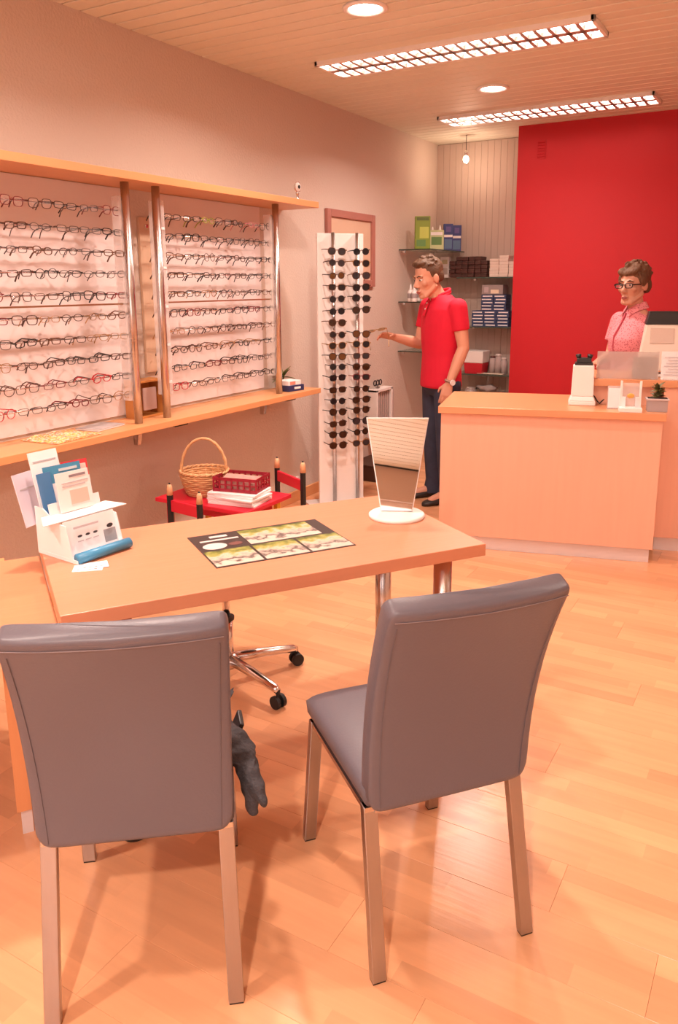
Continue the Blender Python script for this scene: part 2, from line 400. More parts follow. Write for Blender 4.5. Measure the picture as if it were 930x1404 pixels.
# ---- eyeglasses
def rimpts(wd, ht, p, n, cx, drop=0.0):
    out = []
    for j in range(n):
        a = 2*PI*j/n; c, s_ = math.cos(a), math.sin(a)
        x = math.copysign(abs(c)**(2/p), c)*wd/2; z = math.copysign(abs(s_)**(2/p), s_)*ht/2
        if z < 0: x *= 1-drop*(-z/(ht/2))
        out.append(Vector((cx+x, 0, z)))
    return out
SHAPES = {'rectangular': (.050, .028, 4.0, .06), 'oval': (.049, .031, 2.3, .05), 'round': (.046, .043, 2.0, .0), 'square': (.051, .040, 3.4, .10), 'aviator': (.055, .047, 2.5, .16)}
GLC = {'black': (.010, .008, .008), 'brown': (.06, .022, .012), 'dark red': (.16, .010, .014), 'red': (.45, .02, .03), 'gold': (.42, .25, .10), 'grey': (.10, .085, .085), 'green': (.30, .36, .03), 'pink': (.50, .16, .18), 'tortoise': (.11, .040, .014), 'blue': (.03, .05, .14)}
LC = {'dark': (.010, .009, .012), 'brown': (.035, .013, .006), 'amber': (.12, .045, .012), 'smoke': (.03, .025, .03)}
def glens(k):
    return M_lens if k is None else mat('sun_lens_'+k, LC[k], .08, alpha=.93)
GC = {}
def glasses_meshes(shape, colour, thick, lens):
    key = (shape, colour, thick, lens)
    if key in GC: return GC[key]
    wd, ht, p, drop = SHAPES[shape]
    cx = wd/2+.009; n = 16
    m = mat('glasses_'+colour.replace(' ', '_'), GLC[colour], .3, .7 if colour in ('gold', 'grey') else 0.0)
    f = MB()
    for s in (-1, 1): f.tube(rimpts(wd, ht, p, n, s*cx, drop), thick, 4, closed=True)
    f.tube([(-.011, 0, ht*.16), (0, .002, ht*.24), (.011, 0, ht*.16)], thick*1.1, 4)
    for s in (-1, 1): f.box((s*(cx+wd/2+.004), -.003, ht*.22), (.010, .008, thick*2.6))
    fm = f.mesh('rim_frame'); fm.materials.append(m)
    tm = []
    for s in (-1, 1):
        hx = s*(cx+wd/2+.008)
        q = MB().tube([(hx, -.004, ht*.22), (hx+s*.002, -.05, ht*.22), (hx, -.092, ht*.20), (hx-s*.004, -.112, ht*.2-.012), (hx-s*.006, -.128, ht*.2-.034)], [thick*1.05, thick*1.0, thick*1.0, thick*1.25, thick*1.3], 4, flat=(1.5, .8))
        me = q.mesh('temple'); me.materials.append(m); tm.append(me)
    lm = []
    for s in (-1, 1):
        pts = rimpts(wd-.002, ht-.002, p, n, s*cx, drop)
        q = MB(); q.add([v+Vector((0, -.0006, 0)) for v in pts]+[v+Vector((0, .0008, 0)) for v in pts], [tuple(range(n)), tuple(range(n, 2*n))[::-1]]+[(i, (i+1) % n, n+(i+1) % n, n+i) for i in range(n)])
        me = q.mesh('lens'); me.materials.append(glens(lens)); lm.append(me)
    GC[key] = (fm, tm, lm); return GC[key]
def put_glasses(name, loc, rot, shape, colour, thick, lens, label, group):
    fm, tm, lm = glasses_meshes(shape, colour, thick, lens)
    o = bpy.data.objects.new(name, None); COL.objects.link(o); o.empty_display_size = .02
    o.location = loc; o.rotation_euler = rot; tag(o, label, 'sunglasses' if name == 'sunglasses' else 'glasses', group)
    link('rim_frame', fm, None, o)
    for me in tm: link('temple', me, None, o)
    for me in lm: link('lens', me, None, o)
    return o
ORD = ['top', 'second', 'third', 'fourth', 'fifth', 'sixth', 'seventh', 'eighth', 'ninth', 'lowest']
rg = random.Random(5)
PAL = [['black', 'brown', 'black', 'grey', 'tortoise'], ['black', 'brown', 'brown', 'grey', 'tortoise', 'dark red', 'black', 'gold']]
for ri, (lb, ya, yb, where) in enumerate(RACKS):
    y0 = 2.10 if ri == 0 else ya+.045
    n = 6 if ri == 0 else 7
    stp = .139 if ri == 0 else .142
    for k, z in enumerate(ROD):
        for i in range(n):
            yy = y0+.06+stp*i + rg.uniform(-.006, .006)
            colour = rg.choice(PAL[0] if k in (1, 2, 3) else PAL[1])
            if ri == 1 and k == 0: colour = rg.choice(['dark red', 'pink', 'brown', 'black'])
            if ri == 1 and k == 0 and i == 2: colour = 'green'
            if ri == 0 and k == 9 and i == 0: colour = 'red'
            if ri == 0 and k == 8 and i == 4: colour = 'red'
            if ri == 1 and k == 9 and i == 0: colour = 'red'
            shape = rg.choice(['rectangular', 'rectangular', 'oval', 'square', 'round'])
            th = .0016 if colour in ('gold', 'grey', 'pink') else rg.choice([.0018, .0024])
            put_glasses('eyeglasses', (WX+.172+rg.uniform(-.004, .006), yy, z-.004), (R(rg.uniform(-7, 7)), R(rg.uniform(-4, 4)), -PI/2+R(rg.uniform(-10, 10))), shape, colour, th, None,
                        '%s %s eyeglasses on the %s rod of %s' % (colour, shape, ORD[k], where), 'eyeglasses on the %s rod of %s' % (ORD[k], where))

# things on the shelves
t = thing('open_magazine', 'colourful magazine lying open on the lower wall shelf', 'magazine', (WX+.155, 2.47, LZ+.002), R(4))
for s in (-1, 1):
    pg = MB(); rings = []
    for i in range(7):
        u = i/6; rings.append((s*(.004+.14*u), .010*math.sin(PI*min(1, u*1.3+.1))+.002))
    vs = []; 
    for yy, zz in rings: vs += [(-.11, yy, zz), (.11, yy, zz), (-.11, yy, 0), (.11, yy, 0)]
    fs = []
    for i in range(6):
        a = i*4; fs += [(a, a+1, a+5, a+4), (a+2, a+6, a+7, a+3), (a, a+4, a+6, a+2), (a+1, a+3, a+7, a+5)]
    fs += [(0, 2, 3, 1), (24, 25, 27, 26)]
    pg.add(vs, fs)
    mm = mat('print_collage', (.75, .42, .16), .5)
    if 'done' not in mm:
        mm['done'] = 1; nt = mm.node_tree; v = nt.nodes.new('ShaderNodeTexVoronoi'); v.inputs['Scale'].default_value = 22
        rp = nt.nodes.new('ShaderNodeValToRGB'); e = rp.color_ramp; e.interpolation = 'CONSTANT'
        cols = [(.85, .78, .70), (.85, .45, .08), (.75, .10, .06), (.85, .62, .15), (.80, .74, .66), (.35, .12, .06)]
        e.elements[0].color = (*cols[0], 1); e.elements[1].position = .2; e.elements[1].color = (*cols[1], 1)
        for q in range(2, 6): el = e.elements.new(.18*q); el.color = (*cols[q], 1)
        nt.links.new(v.outputs['Color'], rp.inputs[0]); nt.links.new(rp.outputs[0], nt.nodes['Principled BSDF'].inputs['Base Color'])
    pg.obj('page', mm, t, smooth=False)
t = thing('thin_booklet', 'closed pale booklet on the lower wall shelf beside the open magazine', 'booklet', (WX+.12, 2.74, LZ+.001), R(8))
MB().box((0, 0, .004), (.14, .2, .007)).obj('pages', M_paper, t, bevel=.001)
MB().box((0, 0, .0085), (.142, .202, .0015)).obj('cover', mat('grey_print', (.42, .36, .35), .5, var=.5, vscale=25), t)
pp = on(408, 268, 0, WX+.15)
t = thing('shelf_ornament', 'tiny chrome eye-shaped ornament on a stem on top of the upper shelf', 'ornament', (pp.x, pp.y, UZ+.038))
MB().lathe([(.022, 0), (.022, .006), (.008, .01), (.007, .05), (.012, .055), (.012, .065)], n=16).obj('stem', M_chrome, t, smooth=True)
MB().ell((0, 0, .097), (.022, .03, .03)).obj('ball', M_white, t, smooth=True)
MB().ell((.02, -.008, .097), (.006, .012, .012)).obj('pupil', M_black, t, smooth=True)
MB().tube([(.004+.0*math.cos(a), .033*math.cos(a), .097+.033*math.sin(a)) for a in [2*PI*i/20 for i in range(20)]], .003, 6, True).obj('ring', M_chrome, t, smooth=True)
# small plant and packet at shelf end
t = thing('lens_packet', 'white and navy packet lying on the lower shelf next to the end pole', 'packet', (WX+.17, 4.37, LZ), R(-10))
MB().box((0, 0, .02), (.12, .15, .04)).obj('carton', mat('navy_print', (.02, .025, .10), .5), t, bevel=.002)
MB().box((.0, -.01, .055), (.11, .12, .03)).obj('upper_carton', M_paper, t, bevel=.002)
MB().box((.056, -.03, .056), (.002, .05, .02)).obj('printed_label', mat('salmon_print', (.75, .25, .18), .5), t)
MB().box((.0605, .01, .022), (.002, .06, .014)).obj('printed_stripe', M_paper, t)
def leaf_mesh(L, wd, bend=.3):
    q = MB(); vs = []; n = 5
    for i in range(n+1):
        u = i/n; hw = wd/2*math.sin(PI*(.12+.88*u)**.8)*(1 if i < n else .02)+.0005
        z = -bend*L*u*u
        vs += [(-hw, L*u, z), (0, L*u, z+.12*wd), (hw, L*u, z)]
    fs = []
    for i in range(n): a = i*3; fs += [(a, a+1, a+4, a+3), (a+1, a+2, a+5, a+4)]
    q.add(vs, fs); return q.mesh('leaf', fixn=False)
def plant(name, label, loc, pot, n, L, wd, col, h0, cat='potted plant', seed=1, sp=.5):
    r = random.Random(seed); t = thing(name, label, cat, loc)
    pot(t)
    lm = leaf_mesh(L, wd); m = mat('leaf_'+name, col, .5, var=.25, vscale=8); lm.materials.append(m)
    MB().cyl((0, 0, h0-.01), (0, 0, h0+L*sp), .003, .002, 6).obj('stem', m, t)
    for i in range(n): link('leaf', lm, None, t, (0, 0, h0+L*sp*r.random()), (R(r.uniform(5, 70)), R(r.uniform(-20, 20)), r.random()*2*PI))
    return t
def pot_round(t): MB().lathe([(.025, 0), (.034, .05), (.036, .052), (.030, .053), (.028, .046)], n=18).obj('pot', M_dark, t, smooth=True)
plant('shelf_plant', 'small green plant in a dark pot on the lower shelf behind the packet', (WX+.07, 4.42, LZ), pot_round, 14, .09, .03, (.16, .17, .05), .05, seed=3)

# ================================================================ framed wall mirror, sunglasses stand
pa, pb, pc = on(443, 285, 0, WX), on(511, 296, 0, WX), on(505, 390, 0, WX)
ym0, ym1, zm1, zm0 = pa.y+.02, pb.y, pa.z, pc.z-.02
t = thing('framed_mirror', 'pale sheet standing in for a mirror in a dusky pink wooden frame behind the sunglasses stand', 'picture', (WX, (ym0+ym1)/2, zm0))
fm = MB(); hw, hh = (ym1-ym0)/2, zm1-zm0; fw = .055
for s in (-1, 1): fm.box((.014, s*(hw-fw/2), hh/2), (.028, fw, hh))
for zz in (fw/2, hh-fw/2): fm.box((.014, 0, zz), (.028, 2*hw-2*fw, fw))
fm.obj('frame', mat('pink_frame', (.40, .165, .13), .5, var=.08, vscale=10), t, bevel=.004)
MB().box((.008, 0, hh/2), (.006, 2*hw-2*fw+.01, hh-2*fw+.01)).obj('painted_reflection', mat('reflection_tan', (.66, .47, .34), .35, var=.05, vscale=3), t)  # plain tan sheet in place of mirror glass, its reflection painted as colour

SP = Vector((-2.745, 4.765, 0)); SRZ = math.atan2(.77, .64)   # local x along the board, -y faces the shop
t = thing('sunglasses_stand', 'tall white sunglasses display board with two steel tubes and flat foot', 'display stand', SP, SRZ)
ST = zat(SP.x, SP.y, 320)
MB().box((0, .012, ST/2+.006), (.335, .022, ST-.012)).obj('board', M_white, t, bevel=.003)
MB().box((-.02, -.02, .006), (.44, .34, .012)).obj('foot_plate', M_white, t, bevel=.003)
for xx in (-.06, .115):
    MB().cyl((xx, -.016, .012), (xx, -.016, ST+.004), .014, n=16).obj('tube', M_brush, t, smooth=True)
c1 = [344.7, 360.5, 378, 394, 410, 427, 442.5, 459, 474, 489, 503, 518, 534.6, 550, 565, 581, 596, 610.6]
c2 = [345, 361, 378, 394, 409, 425, None, 458, 472, 488, 503, 517, 533, 548, 562, 577, 592, 607]
ORDS = ['topmost', 'second', 'third', 'fourth', 'fifth', 'sixth', 'seventh', 'eighth', 'ninth', 'tenth', 'eleventh', 'twelfth', 'thirteenth', 'fourteenth', 'fifteenth', 'sixteenth', 'seventeenth', 'lowest']
rg = random.Random(9)
e_ = Vector((math.cos(SRZ), math.sin(SRZ), 0)); n_ = Vector((math.sin(SRZ), -math.cos(SRZ), 0))
for ci, (cc, xx, where) in enumerate(((c1, -.058, 'on the tube beside the wall shelf'), (c2, .117, 'on the tube beside the man'))):
    for k, py in enumerate(cc):
        if py is None: continue
        p = SP + e_*xx + n_*.085
        z = zat(p.x, p.y, py)
        pk = t; 
        MB().cyl((xx, -.028, z), (xx, -.092, z+.006), .003, n=6).obj('nose_peg', M_acryl, t)
        colour = rg.choice(['black', 'black', 'brown', 'tortoise', 'grey', 'gold'])
        lens = rg.choice(['dark', 'dark', 'brown', 'brown', 'smoke'])
        if (ci, k) in ((1, 7), (0, 9), (0, 2)): lens = 'amber'
        if (ci, k) == (1, 11): colour = 'dark red'
        shape = rg.choice(['aviator', 'square', 'aviator', 'round'])
        put_glasses('sunglasses', (p.x, p.y, z), (R(rg.uniform(-4, 4)), R(rg.uniform(-3, 3)), SRZ+PI+R(rg.uniform(-4, 8))), shape, colour, .0026, lens,
                    '%s %s sunglasses, %s pair %s' % (colour, shape, ORDS[k], where), 'sunglasses '+where)

# white slotted wall cabinet low on the wall, with a small dark wire ornament on it
q0, q1 = on(503, 533, 0, WX), on(527, 580, 0, WX)
t = thing('wall_heater', 'white slotted wall heater low on the wall behind the sunglasses stand', 'heater', (WX, (q0.y+q1.y)/2, q1.z-.12))
hy, hz = .30, q0.z-q1.z+.10
MB().box((.03, 0, hz/2), (.06, hy-.02, hz)).obj('body', mat('heater_grey', (.36, .27, .23), .6), t, bevel=.003)
hf = MB()
for s in (-1, 1): hf.box((.045, s*(hy/2-.015), hz/2), (.09, .03, hz+.02)); hf.box((.045, 0, hz/2+s*hz/2), (.09, hy, .025))
hf.obj('surround', M_white, t, bevel=.004)
for i in range(9): MB().box((.066, -hy/2+.05+.0375*i, hz/2), (.012, .014, hz-.04)).obj('slat', M_reflect, t, bevel=.002)
hz_top = q1.z-.12+hz+.0225
t = thing('wire_ornament', 'little black wire ornament standing on the wall heater', 'ornament', (WX+.05, (q0.y+q1.y)/2-.06, hz_top))
MB().lathe([(.02, 0), (.02, .004), (.003, .006), (.003, .02)], n=12).obj('foot', M_black, t)
for k in range(3):
    MB().tube([(0, (k-1)*.05+.022*math.cos(a), .04+.022*math.sin(a)) for a in [2*PI*i/12 for i in range(12)]], .005, 5, True).obj('loop', M_black, t, smooth=True)
MB().tube([(0, -.05, .02), (0, .05, .02)], .005, 5).obj('bar', M_black, t)
bxp = on(503, 660, 2, 0)
t = thing('floor_box', 'low dark brown box on the floor behind the sunglasses stand', 'box', (WX+.16, 5.62, 0))
MB().box((0, 0, .06), (.26, .36, .12)).obj('body', mat('dark_brown', (.06, .022, .012), .6), t, bevel=.006)
MB().box((0, 0, .127), (.28, .38, .014)).obj('lid', mat('dark_brown', (.06, .022, .012), .6), t, bevel=.004)

# ================================================================ niche shelves and their goods
LS = ((1.85, 'upper'), (1.405, 'middle'), (.975, 'lower'))
for z, nm in LS:
    t = thing('glass_shelf', '%s glass shelf on the long side wall in the niche' % nm, 'shelf', (WX, 6.36, z), group='glass shelves in the niche')
    MB().box((.15, .4, -.004), (.29, .8, .008)).obj('glass_pane', M_glass, t)
    MB().box((.297, .4, -.004), (.006, .8, .009)).obj('polished_edge', M_glassedge, t); MB().box((.15, .003, -.004), (.29, .006, .009)).obj('polished_edge', M_glassedge, t)
    for yy in (.06, .7): MB().box((.02, yy, -.018), (.04, .02, .02)).obj('clip', M_chrome, t, bevel=.002)
BS = ((1.612, 'uppermost', .24), (1.17, 'second', .24), (.735, 'third', .24), (.56, 'lowest', .24))
for z, nm, d in BS:
    t = thing('glass_shelf', '%s glass shelf on the boarded niche wall' % nm, 'shelf', (-2.47, YB-.008, z), group='glass shelves in the niche')
    MB().box((0, -d/2, -.005), (.6, d, .010)).obj('glass_pane', M_glass, t)
    MB().box((0, -d, -.005), (.6, .006, .012)).obj('polished_edge', M_glassedge, t)
    for xx in (-.2, .2): MB().box((xx, -.02, -.02), (.02, .04, .02)).obj('clip', M_chrome, t, bevel=.002)
def carton(name, label, cat, loc, size, col, rz=0, group=None, stripe=None, face='-y', rough=.5, stripes=None):
    t = thing(name, label, cat, loc, rz, group)
    w_, d_, h_ = size
    MB().box((0, 0, h_*.5), (w_, d_, h_)).obj('carton', mat('carton_%d_%d_%d' % tuple(int(c*255) for c in col), col, rough), t, bevel=min(.004, h_*.12))
    MB().box((0, 0, h_+.0006), (w_*.96, d_*.5, .0012)).obj('lid_flap', mat('carton_%d_%d_%d' % tuple(int(c*255) for c in col), col, rough), t)
    for (fx, fz, fw_, fh_, c2_) in (stripes or []):
        MB().box((fx*w_, -d_/2-.0008, fz*h_), (fw_*w_, .0016, fh_*h_)).obj('printed_stripe', mat('print_%d_%d_%d' % tuple(int(c*255) for c in c2_), c2_, .5), t)
    return t
def shelf_pt(px, d, z):       # a spot on the side wall's shelves, d from the wall
    p = on(px, 342, 0, WX+d); return (p.x, min(p.y, YB-.08), z)
GRN, WHT, NAV, TEAL = (.20, .27, .02), (.85, .80, .78), (.035, .05, .19), (.09, .17, .30)
CAMZ = R(30)
carton('care_box', 'tall green lens-care box on the upper side shelf of the niche', 'box', shelf_pt(579, .2, 1.85), (.13, .06, .27), GRN, CAMZ, stripes=[(0, .92, .8, .1, (.10, .13, .02)), (.1, .5, .6, .35, (.45, .50, .08)), (-.1, .18, .6, .2, (.10, .22, .05))])
carton('care_box', 'white and green pack of lens solution between the green and the blue boxes', 'box', shelf_pt(598, .215, 1.85), (.13, .06, .17), (.52, .55, .28), CAMZ, stripes=[(0, .45, .7, .4, (.12, .24, .06)), (0, .82, .8, .15, WHT)])
for i, (px, hh) in enumerate(((593, .21), (603, .235))):
    t = thing('solution_bottle', 'white pointed solution bottle behind the white and green pack', 'bottle', tuple(a+b for a, b in zip(shelf_pt(px, .13, 1.85), (0, 0, 0))), group='bottles behind the pack')
    MB().lathe([(.026, 0), (.028, .01), (.028, hh*.62), (.02, hh*.7), (.012, hh*.74)], n=16).obj('bottle_body', M_white, t, smooth=True)
    MB().lathe([(.013, hh*.74), (.013, hh*.82), (.003, hh)], n=12).obj('cap', M_white, t, smooth=True)
for px, nm in ((614, 'standing against the white and green pack'), (628, 'at the end of the row of boxes')):
    carton('care_box', 'navy blue lens-care box '+nm, 'box', shelf_pt(px, .235, 1.85), (.085, .055, .235), NAV, CAMZ, stripes=[(0, .55, .9, .09, WHT), (0, .25, .8, .35, TEAL), (0, .8, .5, .2, (.12, .09, .28))])
for i, px in enumerate((556, 561, 568, 574, 580)):
    t = thing('solution_bottle', 'white spray bottle standing on the middle side shelf of the niche', 'bottle', shelf_pt(px+8, .12+.05*(i % 2), 1.405), group='bottles on the middle side shelf')
    MB().lathe([(.024, 0), (.026, .008), (.026, .085), (.018, .098), (.009, .102)], n=16).obj('bottle_body', M_white, t, smooth=True)
    MB().lathe([(.0262, .03), (.0266, .031), (.0266, .07), (.0262, .071)], n=16).obj('printed_band', mat('band_grey', (.36, .31, .31), .5), t, smooth=True)
    MB().lathe([(.018, .10), (.018, .104), (.010, .108), (.004, .15)], n=12).obj('cap', M_white, t, smooth=True)
# goods on the back shelves: leather cases, white boxes, blue lens boxes
BR = (.075, .026, .020); rg = random.Random(2)
bx0 = on(617, 378, 1, 7.02).x
cme = [rbox((.058, .15, .036), .006, 2, name='case_body'), rbox((.0585, .151, .004), .001, 1, name='seam')]
cme[0].materials.append(mat('leather_case', BR, .45, var=.3, vscale=9)); cme[1].materials.append(M_dark)
for cxi in range(6):
    for k in range(5 - (1 if cxi in (0, 5) else 0)):
        t = thing('glasses_case', 'dark red-brown leather glasses case, %s in the %s pile from the cream boxes' % (('bottom one', 'second up', 'third up', 'fourth up', 'fifth up')[k], ('nearest', 'second', 'third', 'fourth', 'fifth', 'farthest')[5-cxi]), 'case', (bx0+.04+.061*cxi+rg.uniform(-.003, .003), 7.05+rg.uniform(-.006, .006), 1.612+.0372*k), 0, 'stack of leather glasses cases')
        link('case_body', cme[0], None, t, (0, 0, .0185)); link('seam', cme[1], None, t, (0, 0, .024))
wx0 = bx0+.04+.061*6+.005
wme = rbox((.085, .15, .024), .003, 1, name='case_body'); wme.materials.append(mat('cream_box', (.70, .58, .50), .6))
lme = rbox((.0865, .1515, .008), .002, 1, name='lid'); lme.materials.append(mat('cream_lid', (.78, .66, .58), .6))
for cxi in range(3):
    for k in range((6, 7, 5)[cxi]):
        if wx0+.045+.09*cxi > -2.18: continue
        t = thing('cream_box', 'flat cream box, %s in the pile %s' % (('lowest', 'second up', 'third up', 'fourth up', 'fifth up', 'sixth up', 'seventh up')[k], ('touching the leather cases', 'between two cream piles', 'touching the red wall')[cxi]), 'box', (wx0+.03+.089*cxi, 7.05, 1.612+.0268*k), R(rg.uniform(-2, 2)), 'stack of flat cream boxes')
        link('case_body', wme, None, t, (0, 0, .012)); link('lid', lme, None, t, (0, 0, .0225))
b2 = rbox((.115, .14, .028), .002, 1, name='carton'); b2.materials.append(mat('blue_carton', (.045, .065, .15), .5))
st1 = rbox((.09, .002, .010), .0005, 1, name='printed_stripe'); st1.materials.append(M_paper)
lx0 = on(647, 445, 1, 7.02).x
for k in range(10):
    for cxi in range(3):
        if k > 4 and cxi == 0: continue
        xx = lx0+.07+.118*cxi - (.03 if k > 4 else 0)
        if xx > -2.23: continue
        t = thing('lens_box', 'blue and white contact lens box, %s in the %s' % (('lowest', 'second up', 'third up', 'fourth up', 'fifth up', 'sixth up', 'seventh up', 'eighth up', 'ninth up', 'tenth up')[k], ('short pile behind the man', 'tall pile beside the short pile', 'tall pile touching the red wall')[cxi]), 'box', (xx, 7.05, 1.17+.0288*k), R(rg.uniform(-1.5, 1.5)), 'stack of contact lens boxes')
        link('carton', b2, None, t, (0, 0, .014)); link('printed_stripe', st1, None, t, (rg.choice([-.006, 0, .006]), -.0705, .014))
carton('parcel_box', 'grey patterned box with a cream sticker on top of the contact lens boxes', 'box', (lx0+.20, 7.05, 1.17+.0288*10+.001), (.20, .13, .085), (.33, .27, .26), 0, stripes=[(.12, .3, .38, .4, (.8, .66, .5)), (-.28, .5, .2, .6, (.5, .4, .42))])
carton('upright_box', 'upright white printed box beside the leather cases', 'box', (bx0-.06, 7.06, 1.612), (.09, .05, .19), WHT, 0, stripes=[(0, .3, .7, .3, (.45, .36, .32)), (0, .75, .6, .2, (.55, .5, .3))])
carton('upright_box', 'small white printed box on the second glass shelf behind the man', 'box', (bx0-.0, 7.06, 1.17), (.10, .05, .24), WHT, 0, stripes=[(0, .8, .5, .15, (.5, .25, .2))])
# third shelf: red-white tub, jars, card
tx = on(652, 508, 1, 7.02).x
t = thing('storage_tub', 'open tub, red below and white above, on the third glass shelf', 'tub', (tx, 7.04, .735))
MB().prism([(-.075, -.08), (.075, -.08), (.075, .08), (-.075, .08)], 0, .002).obj('base', mat('tub_red', (.55, .015, .03), .45), t)
MB().box((0, 0, .05), (.165, .16, .10), taper=1.12).obj('red_body', mat('tub_red', (.55, .015, .03), .45), t, bevel=.006)
MB().box((0, 0, .155), (.188, .182, .11), taper=1.03).obj('white_rim', M_white, t, bevel=.006)
for i, (dx, r_, h_) in enumerate(((.145, .03, .16), (.20, .032, .18), (.255, .03, .15))):
    t = thing('glass_jar', ('clear jar with a dark lid next to the tub', 'tall clear jar in the middle of the jars on the third shelf', 'clear jar beside the red wall edge on the third shelf')[i], 'jar', (tx+dx, 7.08, .735))
    MB().lathe([(r_, 0), (r_, h_*.75), (r_*.8, h_*.85), (r_*.8, h_*.9)], n=16).obj('jar_body', mat('milky_jar', (.62, .52, .50), .2, alpha=.75), t, smooth=True)
    MB().lathe([(r_*.85, h_*.9), (r_*.85, h_), (.001, h_*1.01)], n=16).obj('lid', mat(('jar_lid_brown', 'jar_lid_pale')[i > 0], ((.12, .05, .04), (.7, .62, .58))[i > 0], .4), t, smooth=True)
MB().box((tx+.16, 6.99, .7415), (.24, .07, .003)).obj('price_card', mat('cream_card', (.86, .76, .60), .6))
tag(bpy.data.objects['price_card'], 'cream paper card lying at the edge of the third glass shelf', 'card')
t = thing('soft_pouch', 'crumpled grey cloth pouch on the lowest niche shelf', 'pouch', (tx+.12, 7.03, .56))
pm = MB().ell((0, 0, .035), (.09, .06, .035), 14, 8)
for v in pm.v: v.z = max(0, v.z + .012*math.sin(v.x*60)*math.cos(v.y*50)); v.x *= 1+.3*(v.z > .04)
pm.obj('bag', mat('pouch_grey', (.36, .29, .27), .8, bump=.5, bscale=60), t, smooth=True)
MB().tube([(-.08, -.01, .03), (-.1, 0, .04), (-.13, .01, .012)], .006, 6).obj('drawstring', M_dark, t)
t = thing('tape_coil', 'pale coiled tape on the lowest niche shelf beside the pouch', 'tape', (tx-.04, 7.02, .56))
for k in range(3): MB().tube([((.05-.008*k)*math.cos(a), (.05-.008*k)*math.sin(a), .008+.013*k) for a in [2*PI*i/18 for i in range(18)]], .007, 6, True).obj('winding', M_reflect, t, smooth=True)

# ================================================================ counters
CRZ = math.atan2(.304, 1.198)
cu = Vector((math.cos(CRZ), math.sin(CRZ), 0)); cv = Vector((-cu.y, cu.x, 0))
CT = Vector((-1.768, 4.193, 0))
CL, CD, CZ = 1.236, .68, .86
def cpos(a, b, z=0.0): p = CT+cu*a+cv*b; return (p.x, p.y, z)
BM = (.80, .43, .30)
t = thing('counter', 'beech sales counter with an overhanging top and aluminium plinth', 'counter', cpos(CL/2, CD/2), CRZ)
def cbeech(a): return beech(a, 'counter_beech', BM, .42, var=.06)
MB().box((0, 0, CZ-.02), (CL, CD, .04)).obj('worktop', beech(0, 'worktop_beech', (.70, .31, .15), .30), t, bevel=.002)
MB().box((0, .005, (CZ-.04+.085)/2), (CL-.03, CD-.03, CZ-.04-.085)).obj('body', cbeech(2), t, bevel=.001)
MB().box((0, .02, .0425), (CL-.06, CD-.06, .085)).obj('plinth', M_alu, t)
TZ = 1.012
t = thing('tall_counter', 'taller beech counter section joined behind the end of the sales counter', 'counter', cpos(CL+.01, .27), CRZ)
MB().box((.75, .25, (TZ-.04+.085)/2), (1.5, .5, TZ-.04-.085)).obj('body', cbeech(2), t, bevel=.001)
MB().box((.76, .26, .0425), (1.5, .46, .085)).obj('plinth', M_alu, t)
MB().box((.56, .25, TZ-.02), (1.9, .53, .04)).obj('worktop', beech(0, 'worktop_beech'), t, bevel=.002)
MB().box((-.205, .20, (CZ+TZ-.04)/2+.0005), (.36, .34, TZ-.04-CZ-.001)).obj('riser', cbeech(2), t)

# counter things
dp = on(797, 553, 2, CZ)
t = thing('frame_warmer', 'white table device with tapered foot and black head on the sales counter', 'device', (dp.x+.01, dp.y-.03, CZ), CRZ)
dv = MB(); dv.box((0, 0, .012), (.15, .12, .024)); dv.box((0, 0, .037), (.148, .118, .026), taper=.84); dv.obj('foot', M_white, t, bevel=.004)
MB().box((0, 0, .14), (.125, .095, .18), taper=.93).obj('tower', M_white, t, bevel=.006)
MB().box((0, 0, .237), (.10, .075, .016)).obj('collar', M_black, t, bevel=.003)
MB().box((0, 0, .257), (.085, .06, .03), taper=.9).obj('head', M_black, t, bevel=.006)
for s in (-1, 1): MB().cyl((s*.03, -.0, .27), (s*.033, -.005, .288), .013, .016, 12).obj('nozzle', M_black, t, smooth=True)
MB().tube([(.06, .03, .06), (.085, .02, .02), (.10, .015, .005), (.13, .03, .035), (.145, .05, .12), (.15, .08, .17)], .004, 6).obj('cable', M_black, t, smooth=True)
# acrylic leaflet stands, planter
p = on(842, 562, 2, CZ)
t = thing('leaflet_stand', 'small clear acrylic stand with white leaflets next to the white device', 'leaflet holder', (p.x, p.y+.03, CZ), CRZ)
MB().box((0, .02, .003), (.085, .06, .006)).obj('foot', M_acryl, t); MB().box((0, .03, .065), (.085, .004, .125), (R(-10), 0, 0)).obj('back_sheet', M_acryl, t)
MB().box((0, .025, .060), (.078, .004, .11), (R(-10), 0, 0)).obj('leaflet', M_paper, t)
p = on(863, 565, 2, CZ)
t = thing('card_stand', 'clear acrylic card stand with white side posts beside the small planter', 'card holder', (p.x, p.y+.02, CZ), CRZ)
MB().box((0, 0, .012), (.12, .08, .024)).obj('foot', M_white, t, bevel=.003)
for s in (-1, 1):
    MB().box((s*.05, .02, .095), (.012, .012, .145)).obj('post', M_white, t, bevel=.002)
    MB().box((s*.036, .012, .052), (.022, .006, .056), (0, 0, s*.3)).obj('corner_card', M_paper, t)
MB().box((0, .03, .09), (.09, .004, .13)).obj('back_sheet', M_acryl, t)
MB().ell((0, .015, .085), (.02, .006, .014)).obj('badge', mat('gold_badge', (.75, .38, .08), .4), t, smooth=True)
p = on(899, 565, 2, CZ)
def pot_box(t):
    q = MB(); q.box((0, 0, .032), (.105, .07, .064)); q.obj('planter', mat('zinc', (.42, .35, .35), .5, .3), t, bevel=.002)
    MB().box((0, 0, .068), (.118, .082, .010)).obj('rim', mat('zinc_light', (.60, .50, .49), .5, .2), t, bevel=.002)
    MB().box((0, 0, .0735), (.10, .065, .002)).obj('soil', M_dark, t)
